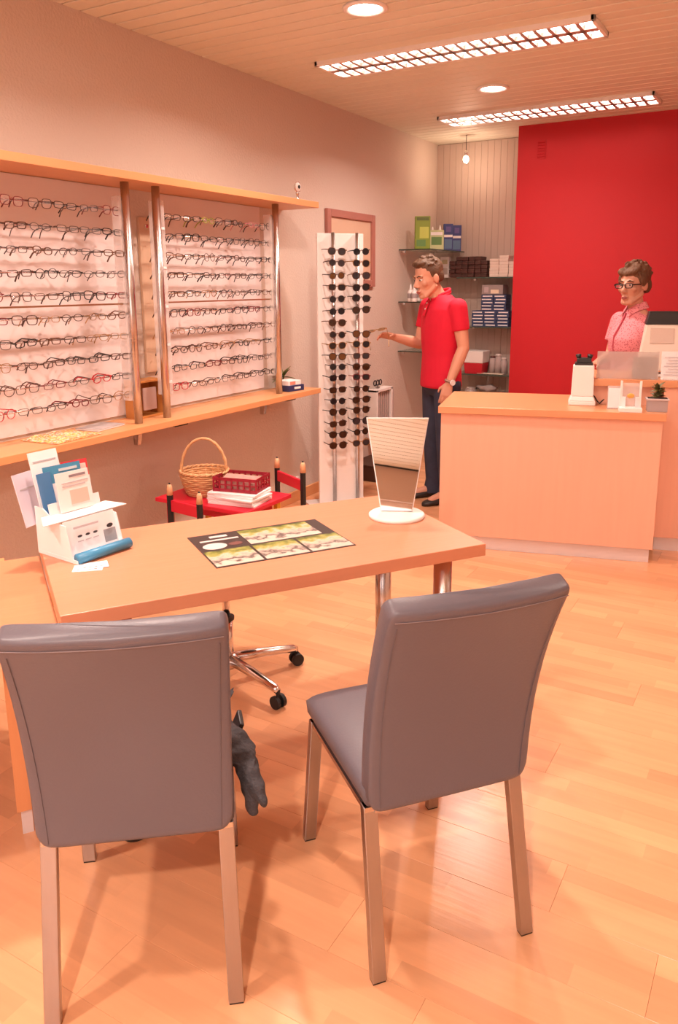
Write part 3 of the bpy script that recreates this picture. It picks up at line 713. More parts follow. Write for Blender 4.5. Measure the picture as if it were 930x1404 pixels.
pt_ = plant('counter_plant', 'little olive plant in a grey box planter on the counter', (p.x, p.y+.035, CZ), pot_box, 34, .042, .022, (.15, .13, .04), .075, seed=7, sp=1.6); pt_.rotation_euler.z = CRZ
# tall counter things
def tpos(a, b): q = Vector(cpos(CL+.01+a, .27+b)); return (q.x, q.y, TZ)
t = thing('acrylic_screen', 'low frosted acrylic screen standing at the edge of the tall counter', 'screen', tpos(-.205, .03), CRZ)
MB().box((0, 0, .078), (.335, .006, .155), (R(-6), 0, 0)).obj('sheet', mat('frosted', (.55, .46, .42), .35, alpha=.45), t)
MB().box((.095, .012, .064), (.135, .006, .124), (R(-6), 0, 0)).obj('card', mat('kraft_card', (.50, .40, .34), .6), t)
MB().tube([(-.09, .022, .005), (.02, .02, .12)], .004, 6).obj('strut', M_acryl, t)
for s in (-1, 1): MB().box((s*.14, .012, .004), (.02, .06, .008)).obj('foot', M_acryl, t)
t = thing('notice_sheet', 'white printed notice in a slanted holder on the tall counter', 'notice', tpos(.075, .025), CRZ)
MB().box((0, .004, .08), (.20, .004, .16), (R(-8), 0, 0)).obj('sheet', M_paper, t)
MB().box((0, .02, .004), (.18, .06, .008)).obj('foot', M_acryl, t)
for i in range(7): MB().box((-.01, -.006+.0021*i-.004, .03+.016*i), (.15-.02*(i % 3), .001, .004), (R(-8), 0, 0)).obj('printed_line', mat('print_grey', (.50, .44, .46), .6), t)
t = thing('cash_monitor', 'pale cash register monitor with a black top edge on the tall counter', 'monitor', tpos(.085, .22), CRZ)
MB().box((0, .02, .006), (.26, .2, .012)).obj('foot', M_white, t, bevel=.003)
q = MB(); q.add([(-.22, -.02, .03), (.22, -.02, .03), (.22, .12, .03), (-.22, .12, .03), (-.185, .02, .30), (.22, .02, .30), (.22, .12, .30), (-.185, .12, .30)], [(0, 1, 2, 3), (4, 7, 6, 5), (0, 4, 5, 1), (1, 5, 6, 2), (2, 6, 7, 3), (3, 7, 4, 0)])
q.obj('shell', mat('cream_plastic', (.80, .68, .58), .5), t, bevel=.006)
MB().box((0, .03, .018), (.06, .06, .03)).obj('neck', M_white, t)
q = MB(); q.add([(-.190, .015, .30), (.22, .015, .30), (.22, .125, .30), (-.190, .125, .30), (-.172, .03, .375), (.22, .03, .375), (.22, .12, .375), (-.172, .12, .375)], [(0, 1, 2, 3), (4, 7, 6, 5), (0, 4, 5, 1), (1, 5, 6, 2), (2, 6, 7, 3), (3, 7, 4, 0)])
q.obj('top_cover', M_black, t, bevel=.004)
for s in (-.095, .06): MB().box((s, .008, .235), (.13, .006, .09), (R(-8.4), 0, 0)).obj('vent_panel', mat('beige_panel', (.64, .50, .42), .5), t, bevel=.002)

# ================================================================ consultation desk
TU = Vector((.5736, .8191, 0)); TW = Vector((-.8191, .5736, 0)); TF = Vector((-1.539, 1.245, 0)); TRZ = math.atan2(TU.y, TU.x)
TL, TD, TT = 1.293, .675, .74
def tab(a, b, z=TT): p = TF+TU*a+TW*b; return (p.x, p.y, z)
t = thing('desk', 'beech consultation desk on thick steel tube legs', 'desk', tab(TL/2, TD/2, 0), TRZ)
MB().box((0, 0, TT-.02), (TL, TD, .04)).obj('desktop', beech(0, 'desk_beech', (.63, .25, .138), .33, var=.07), t, bevel=.002)
for a in (1.19, .16):
    for b in (.09, .5):
        x_, y_ = a-TL/2, b-TD/2
        MB().cyl((x_, y_, .008), (x_, y_, TT-.04), .030, n=24).obj('leg', M_brush, t, smooth=True)
        MB().cyl((x_, y_, 0), (x_, y_, .012), .038, n=24).obj('leg_foot', M_black, t)
# lower return at the left end
RZ_ = .688
t = thing('desk_return', 'lower beech side surface at the end of the consultation desk', 'desk', tab(-.02, TD/2, 0), TRZ)
RL, RD = 1.2, .66
MB().box((-RL/2+.02, .0, RZ_-.0175), (RL, RD, .035)).obj('top', beech(0, 'return_beech', (.60, .24, .115), .36, var=.08), t, bevel=.002)
gp = on(27, 1148, 2, 0); gl = Vector((gp.x, gp.y, 0))-Vector(tab(-.02, TD/2, 0)); gx, gy = gl.dot(TU), gl.dot(TW)
MB().box((gx+.02, gy+.29, (.085+RZ_-.035)/2), (.04, .60, RZ_-.035-.085)).obj('side_panel', beech(2, 'panel_beech', (.66, .28, .12), .4), t, bevel=.001)
MB().box((gx+.025, gy+.29, .0425), (.03, .56, .085)).obj('plinth', M_alu, t)
MB().box((-RL+.06, 0, (RZ_-.035)/2), (.04, .60, RZ_-.035)).obj('side_panel', beech(2, 'panel_beech', (.66, .28, .12), .4), t, bevel=.001)

# desk mat with its printed pictures
ma, mb_, mc = on(261, 737, 2, TT), on(436, 712, 2, TT), on(292, 781, 2, TT)
md = on(484, 748, 2, TT)
mu = ((mb_-ma)+(md-mc)).normalized(); mv = Vector((-mu.y, mu.x, 0)); mctr = (ma+mb_+mc+md)/4
MLEN = ((mb_-ma).length+(md-mc).length)/2; MDEP = (abs((ma-mc).dot(mv))+abs((mb_-md).dot(mv)))/2
t = thing('desk_mat', 'dark printed desk mat with four pale pictures lying on the consultation desk', 'desk mat', (mctr.x, mctr.y, TT), math.atan2(mu.y, mu.x))
MB().box((0, 0, .001), (MLEN, MDEP, .002)).obj('sheet', mat('mat_dark', (.040, .026, .024), .35), t, bevel=.0005)
def photo_mat(i):
    m = mat('print_photo_%d' % i, (.4, .36, .2), .35)
    nt = m.node_tree; N = nt.nodes; tc = N.new('ShaderNodeTexCoord'); sp = N.new('ShaderNodeSeparateXYZ'); nz = N.new('ShaderNodeTexNoise'); nz.inputs['Scale'].default_value = 30; nz.inputs['Detail'].default_value = 6
    mp = N.new('ShaderNodeMapping'); mp.inputs['Location'].default_value = (i*3.3, i, 0); nt.links.new(tc.outputs['Object'], mp.inputs[0]); nt.links.new(mp.outputs[0], nz.inputs[0])
    gz = N.new('ShaderNodeSeparateXYZ'); nt.links.new(tc.outputs['Generated'], gz.inputs[0])
    ad = N.new('ShaderNodeMath'); ad.operation = 'MULTIPLY_ADD'; ad.inputs[1].default_value = .55; nt.links.new(gz.outputs['Y'], ad.inputs[0])
    ml = N.new('ShaderNodeMath'); ml.operation = 'MULTIPLY'; ml.inputs[1].default_value = .62; nt.links.new(nz.outputs['Fac'], ml.inputs[0]); nt.links.new(ml.outputs[0], ad.inputs[2])
    rp = N.new('ShaderNodeValToRGB'); e = rp.color_ramp
    e.elements[0].position = .16; e.elements[0].color = (.70, .58, .50, 1); e.elements[1].position = .95; e.elements[1].color = (.05, .055, .02, 1)
    for ps, cl in ((.40, (.62, .50, .42)), (.48, (.10, .07, .065)), (.55, (.42, .33, .28)), (.63, (.60, .50, .38)), (.72, (.36, .34, .08)), (.84, (.16, .18, .03))):
        el = e.elements.new(ps); el.color = (*cl, 1)
    nt.links.new(ad.outputs[0], rp.inputs[0]); nt.links.new(rp.outputs[0], N['Principled BSDF'].inputs['Base Color'])
    return m
def matrect(nm, x0, x1, y0, y1, m):     # fractions of the mat, y from the front edge
    MB().box(((x0+x1-1)*MLEN/2, (y0+y1-1)*MDEP/2, .0023), ((x1-x0)*MLEN, (y1-y0)*MDEP, .0008)).obj(nm, m, t)
matrect('printed_picture', .36, .90, .50, .96, photo_mat(1))
for i, (a, b) in enumerate(((.01, .33), (.35, .66), (.68, .99))): matrect('printed_picture', a, b, .02, .46, photo_mat(2+i))
WP = mat('print_white', (.66, .58, .55), .4)
matrect('printed_title', .14, .27, .86, .92, WP); matrect('printed_title', .05, .33, .76, .80, WP)
for nm, cx_, cy_, rx, ry, mm in (('printed_oval', .12, .60, .085, .095, WP), ('printed_oval', .27, .60, .05, .05, mat('print_brown', (.16, .06, .05), .4))):
    q = MB(); q.prism([((cx_-.5)*MLEN+rx*MLEN*math.cos(a), (cy_-.5)*MDEP+ry*MDEP*math.sin(a)) for a in [2*PI*i/24 for i in range(24)]], .0019, .0027); q.obj(nm, mm, t)

# table mirror
mp_ = on(544, 708, 2, TT)
mrz = math.atan2(-mp_.x, mp_.y)     # local -y looks at the camera side
t = thing('table_mirror', 'trapezoid tilting table mirror on a round white base on the desk', 'mirror', (mp_.x, mp_.y, TT), -R(26))
t.rotation_euler.z = R(26)
MB().lathe([(.098, 0), (.1, .004), (.1, .010), (.094, .014), (.07, .015), (.06, .019), (.03, .020), (.001, .020)], n=40).obj('base', M_white, t, smooth=True)
TIL = R(-15)
def trap(w0, w1, h, d, y):
    q = MB(); q.add([(-w0, y, 0), (w0, y, 0), (w1, y, h), (-w1, y, h), (-w0, y+d, 0), (w0, y+d, 0), (w1, y+d, h), (-w1, y+d, h)], [(0, 1, 2, 3), (4, 7, 6, 5), (0, 4, 5, 1), (1, 5, 6, 2), (2, 6, 7, 3), (3, 7, 4, 0)])
    return q
MH = .335
trap(.057, .112, MH, .008, .004).obj('rim', M_white, t, (0, -.01, .022), (TIL, 0, 0), bevel=.001)
trap(.0535, .1085, MH-.007, .003, .0005).obj('mirror_glass', M_mirror, t, (0, -.01, .0255), (TIL, 0, 0))
MB().box((0, .02, .03), (.05, .03, .025)).obj('hinge_block', M_white, t, bevel=.004)

# brochure display on the desk
bp_ = on(107, 775, 2, TT); 
br = thing('brochure_display', 'white two-tier cardboard brochure display with a blue front roll on the desk', 'brochure stand', (bp_.x, bp_.y, TT), R(84))
# local: +x along its front, +y to the back
BWD, BDP = .19, .20
MB().box((BWD/2, BDP/2, .006), (BWD, BDP, .012)).obj('base', M_paper, br, bevel=.001)
M_blue = mat('print_blue', (.05, .24, .42), .35)
MB().cyl((.002, .004, .017), (BWD+.006, .004, .017), .0165, n=20).obj('front_roll', M_blue, br, smooth=True)
for xx in (.002, BWD-.002):
    q = MB(); q.prism([(.02, 0), (BDP, 0), (BDP, .15), (BDP-.04, .15), (.10, .115), (.05, .11)], -.0015, .0015)
    q.xf(Matrix(((0, 0, 1, xx), (1, 0, 0, 0), (0, 1, 0, 0), (0, 0, 0, 1)))).obj('side_panel', M_paper, br)
MB().box((BWD/2, .055, .065), (BWD-.006, .003, .11), (R(-12), 0, 0)).obj('lower_panel', M_paper, br)
MB().box((BWD/2, .128, .14), (BWD-.006, .003, .05), (R(-10), 0, 0)).obj('upper_panel', M_paper, br)
q = MB(); q.add([(-.055, .075, .118), (BWD+.06, .075, .118), (BWD+.02, .13, .128), (-.025, .13, .128), (-.055, .075, .121), (BWD+.06, .075, .121), (BWD+.02, .13, .131), (-.025, .13, .131)], [(0, 1, 2, 3), (4, 7, 6, 5), (0, 4, 5, 1), (1, 5, 6, 2), (2, 6, 7, 3), (3, 7, 4, 0)])
q.obj('ledge_flap', M_paper, br)
M_eye = mat('print_eye', (.03, .025, .03), .5)
for i in range(3):
    q = MB().ell((.05+.028*i, .0505+.0, .068), (.0085, .0015, .004), 10, 6); q.obj('printed_eye', M_eye, br)
    MB().box((.05+.028*i, .0475, .053), (.02, .001, .003), (R(-12), 0, 0)).obj('printed_line', mat('print_grey', (.5, .44, .46), .6), br)
MB().box((.078, .0565, .095), (.09, .001, .006), (R(-12), 0, 0)).obj('printed_line', mat('print_grey', (.5, .44, .46), .6), br)
q = MB().ell((BWD-.028, .052, .075), (.012, .0015, .007), 10, 6); q.obj('printed_eye', M_eye, br)
MB().box((BWD-.03, .0495, .045), (.045, .002, .04), (R(-12), 0, 0)).obj('printed_picture', mat('print_slate', (.32, .32, .34), .5, var=.4, vscale=30), br)
def brochure(label, x, y, z, w_, h_, rx, rz, col, extras=()):
    wp = Matrix.Translation(Vector((bp_.x, bp_.y, TT))) @ Matrix.Rotation(R(84), 4, 'Z') @ Vector((x, y, z))
    t = thing('brochure', label, 'brochure', wp, R(84)+rz, 'brochures in the desk display')
    def pv(name, m, c, d): MB().box(c, d).obj(name, m, t, (0, 0, 0), (rx, 0, 0))
    pv('cover', mat('bro_%d_%d_%d' % tuple(int(255*c) for c in col), col, .45), (0, 0, h_/2), (w_, .004, h_))
    for nm, fx, fz, fw_, fh_, c in extras:
        pv(nm, mat('bro_%d_%d_%d' % tuple(int(255*q) for q in c), c, .45), (fx*w_, -.0026, fz*h_), (fw_*w_, .0012, fh_*h_))
WB, BL, RDp = (.86, .82, .81), (.06, .26, .42), (.62, .04, .05)
GR = (.50, .45, .47)
brochure('plain white sheet sticking up tallest from the brochure display', .068, .188, .11, .105, .205, R(-14), R(4), WB, [('printed_line', 0, .85, .8, .02, GR)])
brochure('pale violet leaflet leaning out of the side of the brochure display', .012, .208, .09, .10, .165, R(-14), R(16), (.66, .60, .68), [('printed_line', 0, .7, .7, .03, GR)])
brochure('teal blue brochure behind the front leaflet in the brochure display', .100, .160, .10, .130, .168, R(-12), R(-2), BL, [('printed_title', .15, .9, .5, .05, (.55, .6, .62)), ('printed_picture', 0, .40, .9, .55, WB)])
brochure('narrow blue booklet at the side of the brochure display', .030, .150, .10, .05, .155, R(-12), R(6), (.07, .20, .40))
brochure('red cornered brochure at the far side of the brochure display', .150, .172, .115, .09, .155, R(-12), R(-6), RDp, [('printed_picture', .1, .35, .8, .6, WB), ('printed_mark', .3, .85, .25, .12, (.8, .55, .5))])
brochure('white leaflet with a pale hand picture in front of the upper tier', .096, .117, .131, .118, .122, R(-10), 0, (.84, .78, .76), [('printed_title', .15, .88, .5, .06, (.25, .2, .22)), ('printed_line', .05, .72, .8, .03, GR), ('printed_line', .0, .64, .7, .03, GR), ('printed_picture', .12, .34, .55, .36, (.78, .50, .42))])
brochure('cream strip leaflet behind the red brochure', .172, .18, .09, .05, .155, R(-12), R(-4), (.78, .70, .58), [('printed_line', 0, .6, .8, .03, GR)])
for i, (px, py, rz) in enumerate(((121, 779, 40), (128, 776, 52))):
    p = on(px, py, 2, TT)
    t = thing('note_card', ('small white card lying on the desk, under the other one', 'small printed white card lying on top of the other before the brochure display')[i], 'card', (p.x, p.y, TT+.0012*i+.0002), R(rz))
    MB().box((0, 0, .0005), (.085, .055, .001)).obj('card', M_paper, t)
    for k in range(4): MB().box((-.025+.016*k, -.012, .0012), (.008, .006, .0006)).obj('printed_mark', mat('print_grey2', (.3, .25, .26), .6), t)

# ================================================================ upholstered chairs
def ring_plan(hw, hd, y0, curv, z, n=48, p=9.0, sl=0.0):
    out = []
    for j in range(n):
        a = 2*PI*j/n; c, s_ = math.cos(a), math.sin(a)
        x = math.copysign(abs(c)**(2/p), c)*hw; y = math.copysign(abs(s_)**(2/p), s_)*hd
        out.append(Vector((x, y0+y+curv*(x/.21)**2, z+sl*y)))
    return out
def back_profile(s):       # s 0..1 from below the seat to the top: centre y, half depth, half width
    yb = .030 - .014*s - .134*s**2.1
    th = .058-.006*s
    return yb+th/2, th/2, .204+.006*s
def make_chair(label, loc, rz):
    t = thing('upholstered_chair', label, 'chair', loc, rz, 'taupe leather chairs at the desk')
    rings = []; Z0, Z1 = .402, .940; S = [0, .008, .02, .04, .07, .12, .2, .3, .4, .5, .6, .7, .8, .88, .93, .96, .98, .993, 1.0]
    for s in S:
        yc, hd, hw = back_profile(s)
        e0 = max(0, 1-s/.09); k0 = 1-.17*(1-math.sqrt(max(0, 1-e0*e0)))
        e1 = max(0, (s-.955)/.045); k1 = 1-.07*(1-math.sqrt(max(0, 1-e1*e1)))
        d0 = 1-.5*(1-math.sqrt(max(0, 1-max(0, 1-s/.02)**2))); d1 = 1-.30*(1-math.sqrt(max(0, 1-e1*e1)))
        rings.append(ring_plan(hw*k0*k1, hd*d0*d1, yc, .024*s, Z0+(Z1-Z0)*s, sl=.46*s*s))
    MB().loft(rings).obj('backrest', M_leather, t, smooth=True)
    # seams on the rear face
    def rear(x, s, off=.0006):
        yc, hd, hw = back_profile(s); return (x, yc-hd+.024*s*(x/.21)**2-off, Z0+(Z1-Z0)*s-.46*s*s*hd)
    sm = MB().tube([rear(-.200+.400*i/16, .962) for i in range(17)], .0011, 5); sm.obj('seam', M_thread, t)
    for sx in (-1, 1): MB().tube([rear(sx*(.178+.014*(i/12)), .03+.9*i/12, .0002) for i in range(13)], .0009, 5).obj('seam', M_leather, t)
    # seat cushion
    rings = []
    for i in range(15):
        u = i/14; y = .055+.445*u
        e = max(0, (u-.9)/.1); k = math.sqrt(max(0, 1-e*e))
        zt = .470+.004*math.sin(PI*u)-.030*(1-k); zb = .402+.026*(1-k)
        hw = .207*(1-.04*(1-k)); pts = []
        for j in range(28):
            a = 2*PI*j/28; c, s_ = math.cos(a), math.sin(a)
            pts.append(Vector((math.copysign(abs(c)**.32, c)*hw, y, (zt+zb)/2+math.copysign(abs(s_)**.5, s_)*(zt-zb)/2)))
        rings.append(pts)
    MB().loft(rings).obj('seat', M_leather, t, smooth=True)
    fr = MB()
    for s in (-1, 1): fr.box((s*.187, .262, .396), (.03, .40, .012))
    for yy in (.068, .455): fr.box((0, yy, .396), (.36, .026, .012))
    fr.obj('seat_frame', M_brush, t)
    for sx in (-1, 1):
        for (yb, yt) in ((0.0, .076), (.503, .45)):
            q = MB(); a, b = Vector((sx*.195, yb, .004)), Vector((sx*.187, yt, .402)); h = (.0170, .0115)
            vs = [(c.x+dx*h[0], c.y+dy*h[1], c.z) for c in (a, b) for dx, dy in ((-1, -1), (1, -1), (1, 1), (-1, 1))]
            q.add(vs, [(0, 3, 2, 1), (4, 5, 6, 7), (0, 1, 5, 4), (1, 2, 6, 5), (2, 3, 7, 6), (3, 0, 4, 7)]); lg = q.obj('leg', M_leg, t, bevel=.002)
            MB().box((sx*.195, yb, .002), (.031, .020, .004)).obj('glide', M_black, lg)
    return t
make_chair('taupe leather chair with steel legs, a dark jacket on its seat', (-1.085, 1.015, 0), .675)
make_chair('taupe leather chair with steel legs and an empty seat', (-.559, 1.488, 0), .878)
# dark jacket slumped on the seat of the near chair
ca = math.atan2(.618, .786)
t = thing('jacket', 'dark crumpled jacket with straps slumped over the side of the chair seat', 'jacket', (-1.085, 1.015, .474), .675)
def slab(pts, th, seed):
    r = random.Random(seed); q = MB(); n = len(pts)
    rings = []
    for p, wv, hw in pts:
        p = Vector(p); wv = Vector(wv).normalized(); rr = []
        for j in range(12):
            a = 2*PI*j/12; rr.append(p+wv*(math.cos(a)*hw*(1+r.uniform(-.12, .12)))+Vector((.5, -.2, .8)).normalized()*(math.sin(a)*th*(1+r.uniform(-.3, .3))))
        rings.append(rr)
    return q.loft(rings)
jk = MB(); jr = random.Random(12)
for (c0, c1, r0, r1) in (((.05, .28, .03), (.17, .27, .035), .032, .036), ((.05, .19, .03), (.18, .20, .034), .030, .034), ((.17, .28, .035), (.222, .235, .0), .034, .034), ((.18, .20, .034), (.230, .20, -.01), .034, .036), ((.222, .235, .0), (.246, .190, -.050), .034, .036), ((.230, .20, -.01), (.250, .165, -.060), .036, .034), ((.246, .190, -.050), (.246, .175, -.095), .034, .022), ((.250, .165, -.060), (.252, .140, -.098), .034, .020), ((.235, .19, -.01), (.262, .145, -.040), .030, .027), ((.262, .145, -.040), (.284, .112, -.062), .026, .017), ((.246, .175, -.095), (.252, .140, -.098), .020, .020)):
    jk.cap(c0, c1, r0, r1, 10)
jme = remesh(jk, 'body', .006, 2, M_cloth_dk)
for v in jme.vertices:
    c = v.co; d = math.sin(c.x*130+c.z*90)*math.cos(c.y*110-c.z*60)*.0045+math.sin(c.y*60+c.z*170)*.003
    c += Vector((.6, -.4, .5))*d; c.y = c.y; c.x = .24+(c.x-.24)*(.72 if c.z < .0 else 1)
link('body', jme, None, t)
q = MB(); q.box((.222, .315, .012), (.012, .05, .050), (.3, .3, .2)); q.box((.236, .265, -.004), (.012, .040, .030), (.2, -.3, .3)); q.obj('strap', M_black, t, bevel=.003)
slab([((.17, .40, .02), (0, 1, 0), .03), ((.195, .40, .035), (0, 1, 0), .028), ((.208, .41, .045), (0, 1, 0), .018)], .014, 3).obj('collar', M_cloth_dk, t, smooth=True)

# swivel stool under the desk
t = thing('swivel_stool', 'chrome five-star swivel stool on black castors under the desk', 'stool', (-1.842, 2.279, 0))
MB().cyl((0, 0, .06), (0, 0, .265), .024, n=20).obj('column', M_chrome, t, smooth=True)
MB().cyl((0, 0, .265), (0, 0, .278), .031, n=20).obj('collar', M_black, t)
MB().cyl((0, 0, .27), (0, 0, .42), .015, n=16).obj('piston', M_chrome, t, smooth=True)
MB().lathe([(.001, .41), (.16, .42), (.185, .44), (.19, .465), (.175, .485), (.001, .49)], n=32).obj('seat', M_black, t, smooth=True)
MB().lathe([(.036, .065), (.042, .08), (.042, .105), (.03, .118)], n=20).obj('hub', M_chrome, t, smooth=True)
a0 = math.atan2(-.076, .303)
for k in range(5):
    a = a0+2*PI*k/5; d = Vector((math.cos(a), math.sin(a), 0)); L = .295
    MB().tube([d*.02+Vector((0, 0, .098)), d*.15+Vector((0, 0, .090)), d*(L-.01)+Vector((0, 0, .074)), d*(L+.006)+Vector((0, 0, .066))], [.022, .019, .016, .012], 12).obj('spoke', M_chrome, t, smooth=True)
    cs = MB(); sd = Vector((-d.y, d.x, 0)); c = d*(L+.004)+Vector((0, 0, .026))
    for s in (-1, 1): cs.cyl(c+sd*(s*.007), c+sd*(s*.022), .026, n=16)
    cs.cyl(c-sd*.008, c+sd*.008, .012, n=10); cs.cyl(c+Vector((0, 0, .01)), c+Vector((0, 0, .05)), .009, n=8)
    cs.obj('castor', M_rubber, t, bevel=.002)

# ================================================================ children's corner
M_kred = mat('toy_red', (.60, .012, .035), .4, var=.05)
M_tip = mat('pencil_wood', (.72, .40, .22), .6)
def pencil(parent, p0, p1, r=.017, m=None):
    p0, p1 = Vector(p0), Vector(p1); d = (p1-p0); L = d.length; d.normalize()
    pk = MB().tube([p0, p0+d*(L-.055)], r, 6).obj('pencil_post', m or M_black, parent)
    MB().tube([p0+d*(L-.056), p0+d*(L-.012), p0+d*L], [r*.98, r*.8, r*.45], 10).obj('pencil_cap', M_tip, pk, smooth=True)
    MB().tube([p0+d*(L-.002), p0+d*(L+.008)], [r*.42, r*.2], 8).obj('pencil_lead', M_black, pk)
KX0, KX1, KY0, KY1, KZ = -2.885, -2.285, 3.01, 3.42, .45
t = thing('kids_table', "low red children's table with pencil legs", 'table', ((KX0+KX1)/2, (KY0+KY1)/2, 0))
hx, hy = (KX1-KX0)/2, (KY1-KY0)/2
MB().box((0, 0, KZ-.011), (2*hx, 2*hy, .022)).obj('table_top', M_kred, t, bevel=.003)
MB().box((0, 0, KZ-.05), (2*hx-.16, 2*hy-.14, .055)).obj('apron', M_kred, t)
for sx, sy, m in ((-1, -1, M_kred), (1, -1, M_black), (-1, 1, mat('toy_yellow', (.75, .42, .03), .4)), (1, 1, mat('toy_yellow', (.75, .42, .03), .4))):
    MB().tube([(sx*(hx-.06), sy*(hy-.05), 0), (sx*(hx-.06), sy*(hy-.05), KZ-.022)], .02, 6).obj('leg', m, t)
def kids_chair(label, pa_, pb_, za, zb_, face):
    pa_, pb_ = Vector((*pa_, 0)), Vector((*pb_, 0)); mid = (pa_+pb_)/2
    t = thing('kids_chair', label, 'chair', (mid.x, mid.y, 0), 0, "children's pencil chairs")
    a, b = pa_-mid, pb_-mid; f = Vector((*face, 0))*.22
    pencil(t, (a.x, a.y, 0), (a.x, a.y, za)); pencil(t, (b.x, b.y, 0), (b.x, b.y, zb_))
    dirv = (b-a).normalized(); ang = math.atan2(dirv.y, dirv.x); W_ = (b-a).length
    zt = min(za, zb_)
    MB().box((0, 0, zt-.10), (W_-.024, .016, .06), Matrix.Rotation(ang, 3, 'Z')).obj('back_rail', M_kred, t, bevel=.003)
    fn = f.normalized()
    MB().box((f.x*.55, f.y*.55, .255), (W_-.03, .23, .02), Matrix.Rotation(ang, 3, 'Z')).obj('seat', M_kred, t, bevel=.003)
    for q_ in (a, b): MB().tube([q_*.82+f, q_*.82+f+Vector((0, 0, .246))], .014, 6).obj('leg', M_black, t)
    return t
kids_chair("children's chair with black pencil posts before the basket", (-2.705, 2.93), (-2.485, 2.90), zat(-2.705, 2.93, 664), zat(-2.485, 2.90, 676), (0.1, 1))
kids_chair("children's chair with black pencil posts behind the red crate", (-2.235, 3.46), (-2.50, 3.60), zat(-2.235, 3.46, 634), zat(-2.50, 3.60, 628), (.3, 1))
# wicker basket
p = Vector((-2.70, 3.20, KZ))
t = thing('wicker_basket', 'round wicker basket with a tall hoop handle on the red table', 'basket', p)
ws = mat('wicker', (.66, .36, .17), .7, var=.2, vscale=40)
def brad(z): return .085+.040*min(1, z/.10)**.7
for k in range(10):
    z = .008+.0118*k; rr = brad(z); n = 40
    MB().tube([(rr*(1+.018*math.cos(10*a+(k % 2)*PI))*math.cos(a), rr*(1+.018*math.cos(10*a+(k % 2)*PI))*math.sin(a), z) for a in [2*PI*i/n for i in range(n)]], .0066, 5, True).obj('woven_row', ws, t, smooth=True)
MB().lathe([(.001, .002), (.083, .002), (.083, .008), (.001, .008)], n=24).obj('bottom', ws, t)
for i in range(20):
    a = 2*PI*i/20; MB().tube([(brad(z)*math.cos(a)*.99, brad(z)*math.sin(a)*.99, z) for z in (.004, .05, .11, .128)], .0045, 5).obj('stake', ws, t)
for off in (0, .5): MB().tube([((.128+.004*math.cos(14*a+off*2*PI))*math.cos(a), (.128+.004*math.cos(14*a+off*2*PI))*math.sin(a), .130+.004*math.sin(14*a+off*2*PI)) for a in [2*PI*i/56 for i in range(56)]], .006, 5, True).obj('rim_braid', ws, t, smooth=True)
hd = Vector((math.cos(R(32)), math.sin(R(32)), 0))
for off in (0, 1): MB().tube([hd*(.122*math.cos(PI*i/24)*1.0)+Vector((0, 0, .12+.185*math.sin(PI*i/24)))+Vector((.003*math.cos(i*1.3+off*PI), .003*math.sin(i*1.3+off*PI), 0)) for i in range(25)], .0068, 6).obj('handle', ws, t, smooth=True)
# paper pile and red crate
pz = KZ
for i in range(6):
    p = Vector((-2.44, 3.17, pz)); h = .010
    t = thing('paper_pad', 'white drawing pad, %s in the pile under the red crate' % ('lowest', 'second up', 'third up', 'fourth up', 'fifth up', 'topmost')[i], 'paper', (p.x+random.uniform(-.008, .008), p.y+random.uniform(-.008, .008), pz), R(random.uniform(-6, 6)+4), 'pile of drawing pads')
    MB().box((0, 0, h/2), (.27, .20, h-.0008)).obj('sheets', M_paper, t, bevel=.001)
    MB().box((0, .09, h-.0004), (.26, .012, .0006)).obj('glue_edge', mat('pad_pink', (.75, .5, .48), .6), t)
    pz += h
t = thing('plastic_crate', 'dark red slotted plastic crate with papers on the drawing pads', 'crate', (-2.45, 3.20, pz), R(12))
M_crate = mat('crate_red', (.34, .015, .035), .4); cw, cdp, chh = .24, .17, .075
MB().box((0, 0, .003), (cw-.02, cdp-.02, .006)).obj('bottom', M_crate, t)
for s in (-1, 1):
    for (ax, ln, of) in ((0, cw, cdp/2), (1, cdp, cw/2)):
        q = MB()
        def bx_(a, z, la, lz, q=q, ax=ax, of=of, s=s):
            q.box((a, s*of, z) if ax == 0 else (s*of, a, z), (la, .005, lz) if ax == 0 else (.005, la, lz))
        bx_(0, .008, ln, .016); bx_(0, chh-.008, ln, .016); bx_(0, chh/2, ln, .006)
        nn = 7 if ax == 0 else 5
        for i in range(nn+1): bx_(-ln/2+ln*i/nn, chh/2, .009, chh)
        q.obj('slotted_side', M_crate, t)
MB().box((0, -.01, .035), (cw-.05, cdp-.05, .05), (.06, .05, .1)).obj('papers_inside', mat('crate_papers', (.55, .28, .24), .6, var=.4, vscale=30), t, bevel=.003)
tp = on(407, 660, 0, WX)
t = thing('wall_socket', 'small round wall socket beside the children\'s chair', 'socket', (WX, tp.y, tp.z))
MB().lathe([(.04, 0), (.04, .006), (.034, .010), (.022, .010), (.020, .004), (.001, .004)], n=24).xf(Matrix.Rotation(PI/2, 4, 'Y')).obj('plate', M_white, t, smooth=True)
for s in (-1, 1): MB().cyl((.003, s*.009, 0), (.0055, s*.009, 0), .003, n=8).obj('contact', M_black, t)

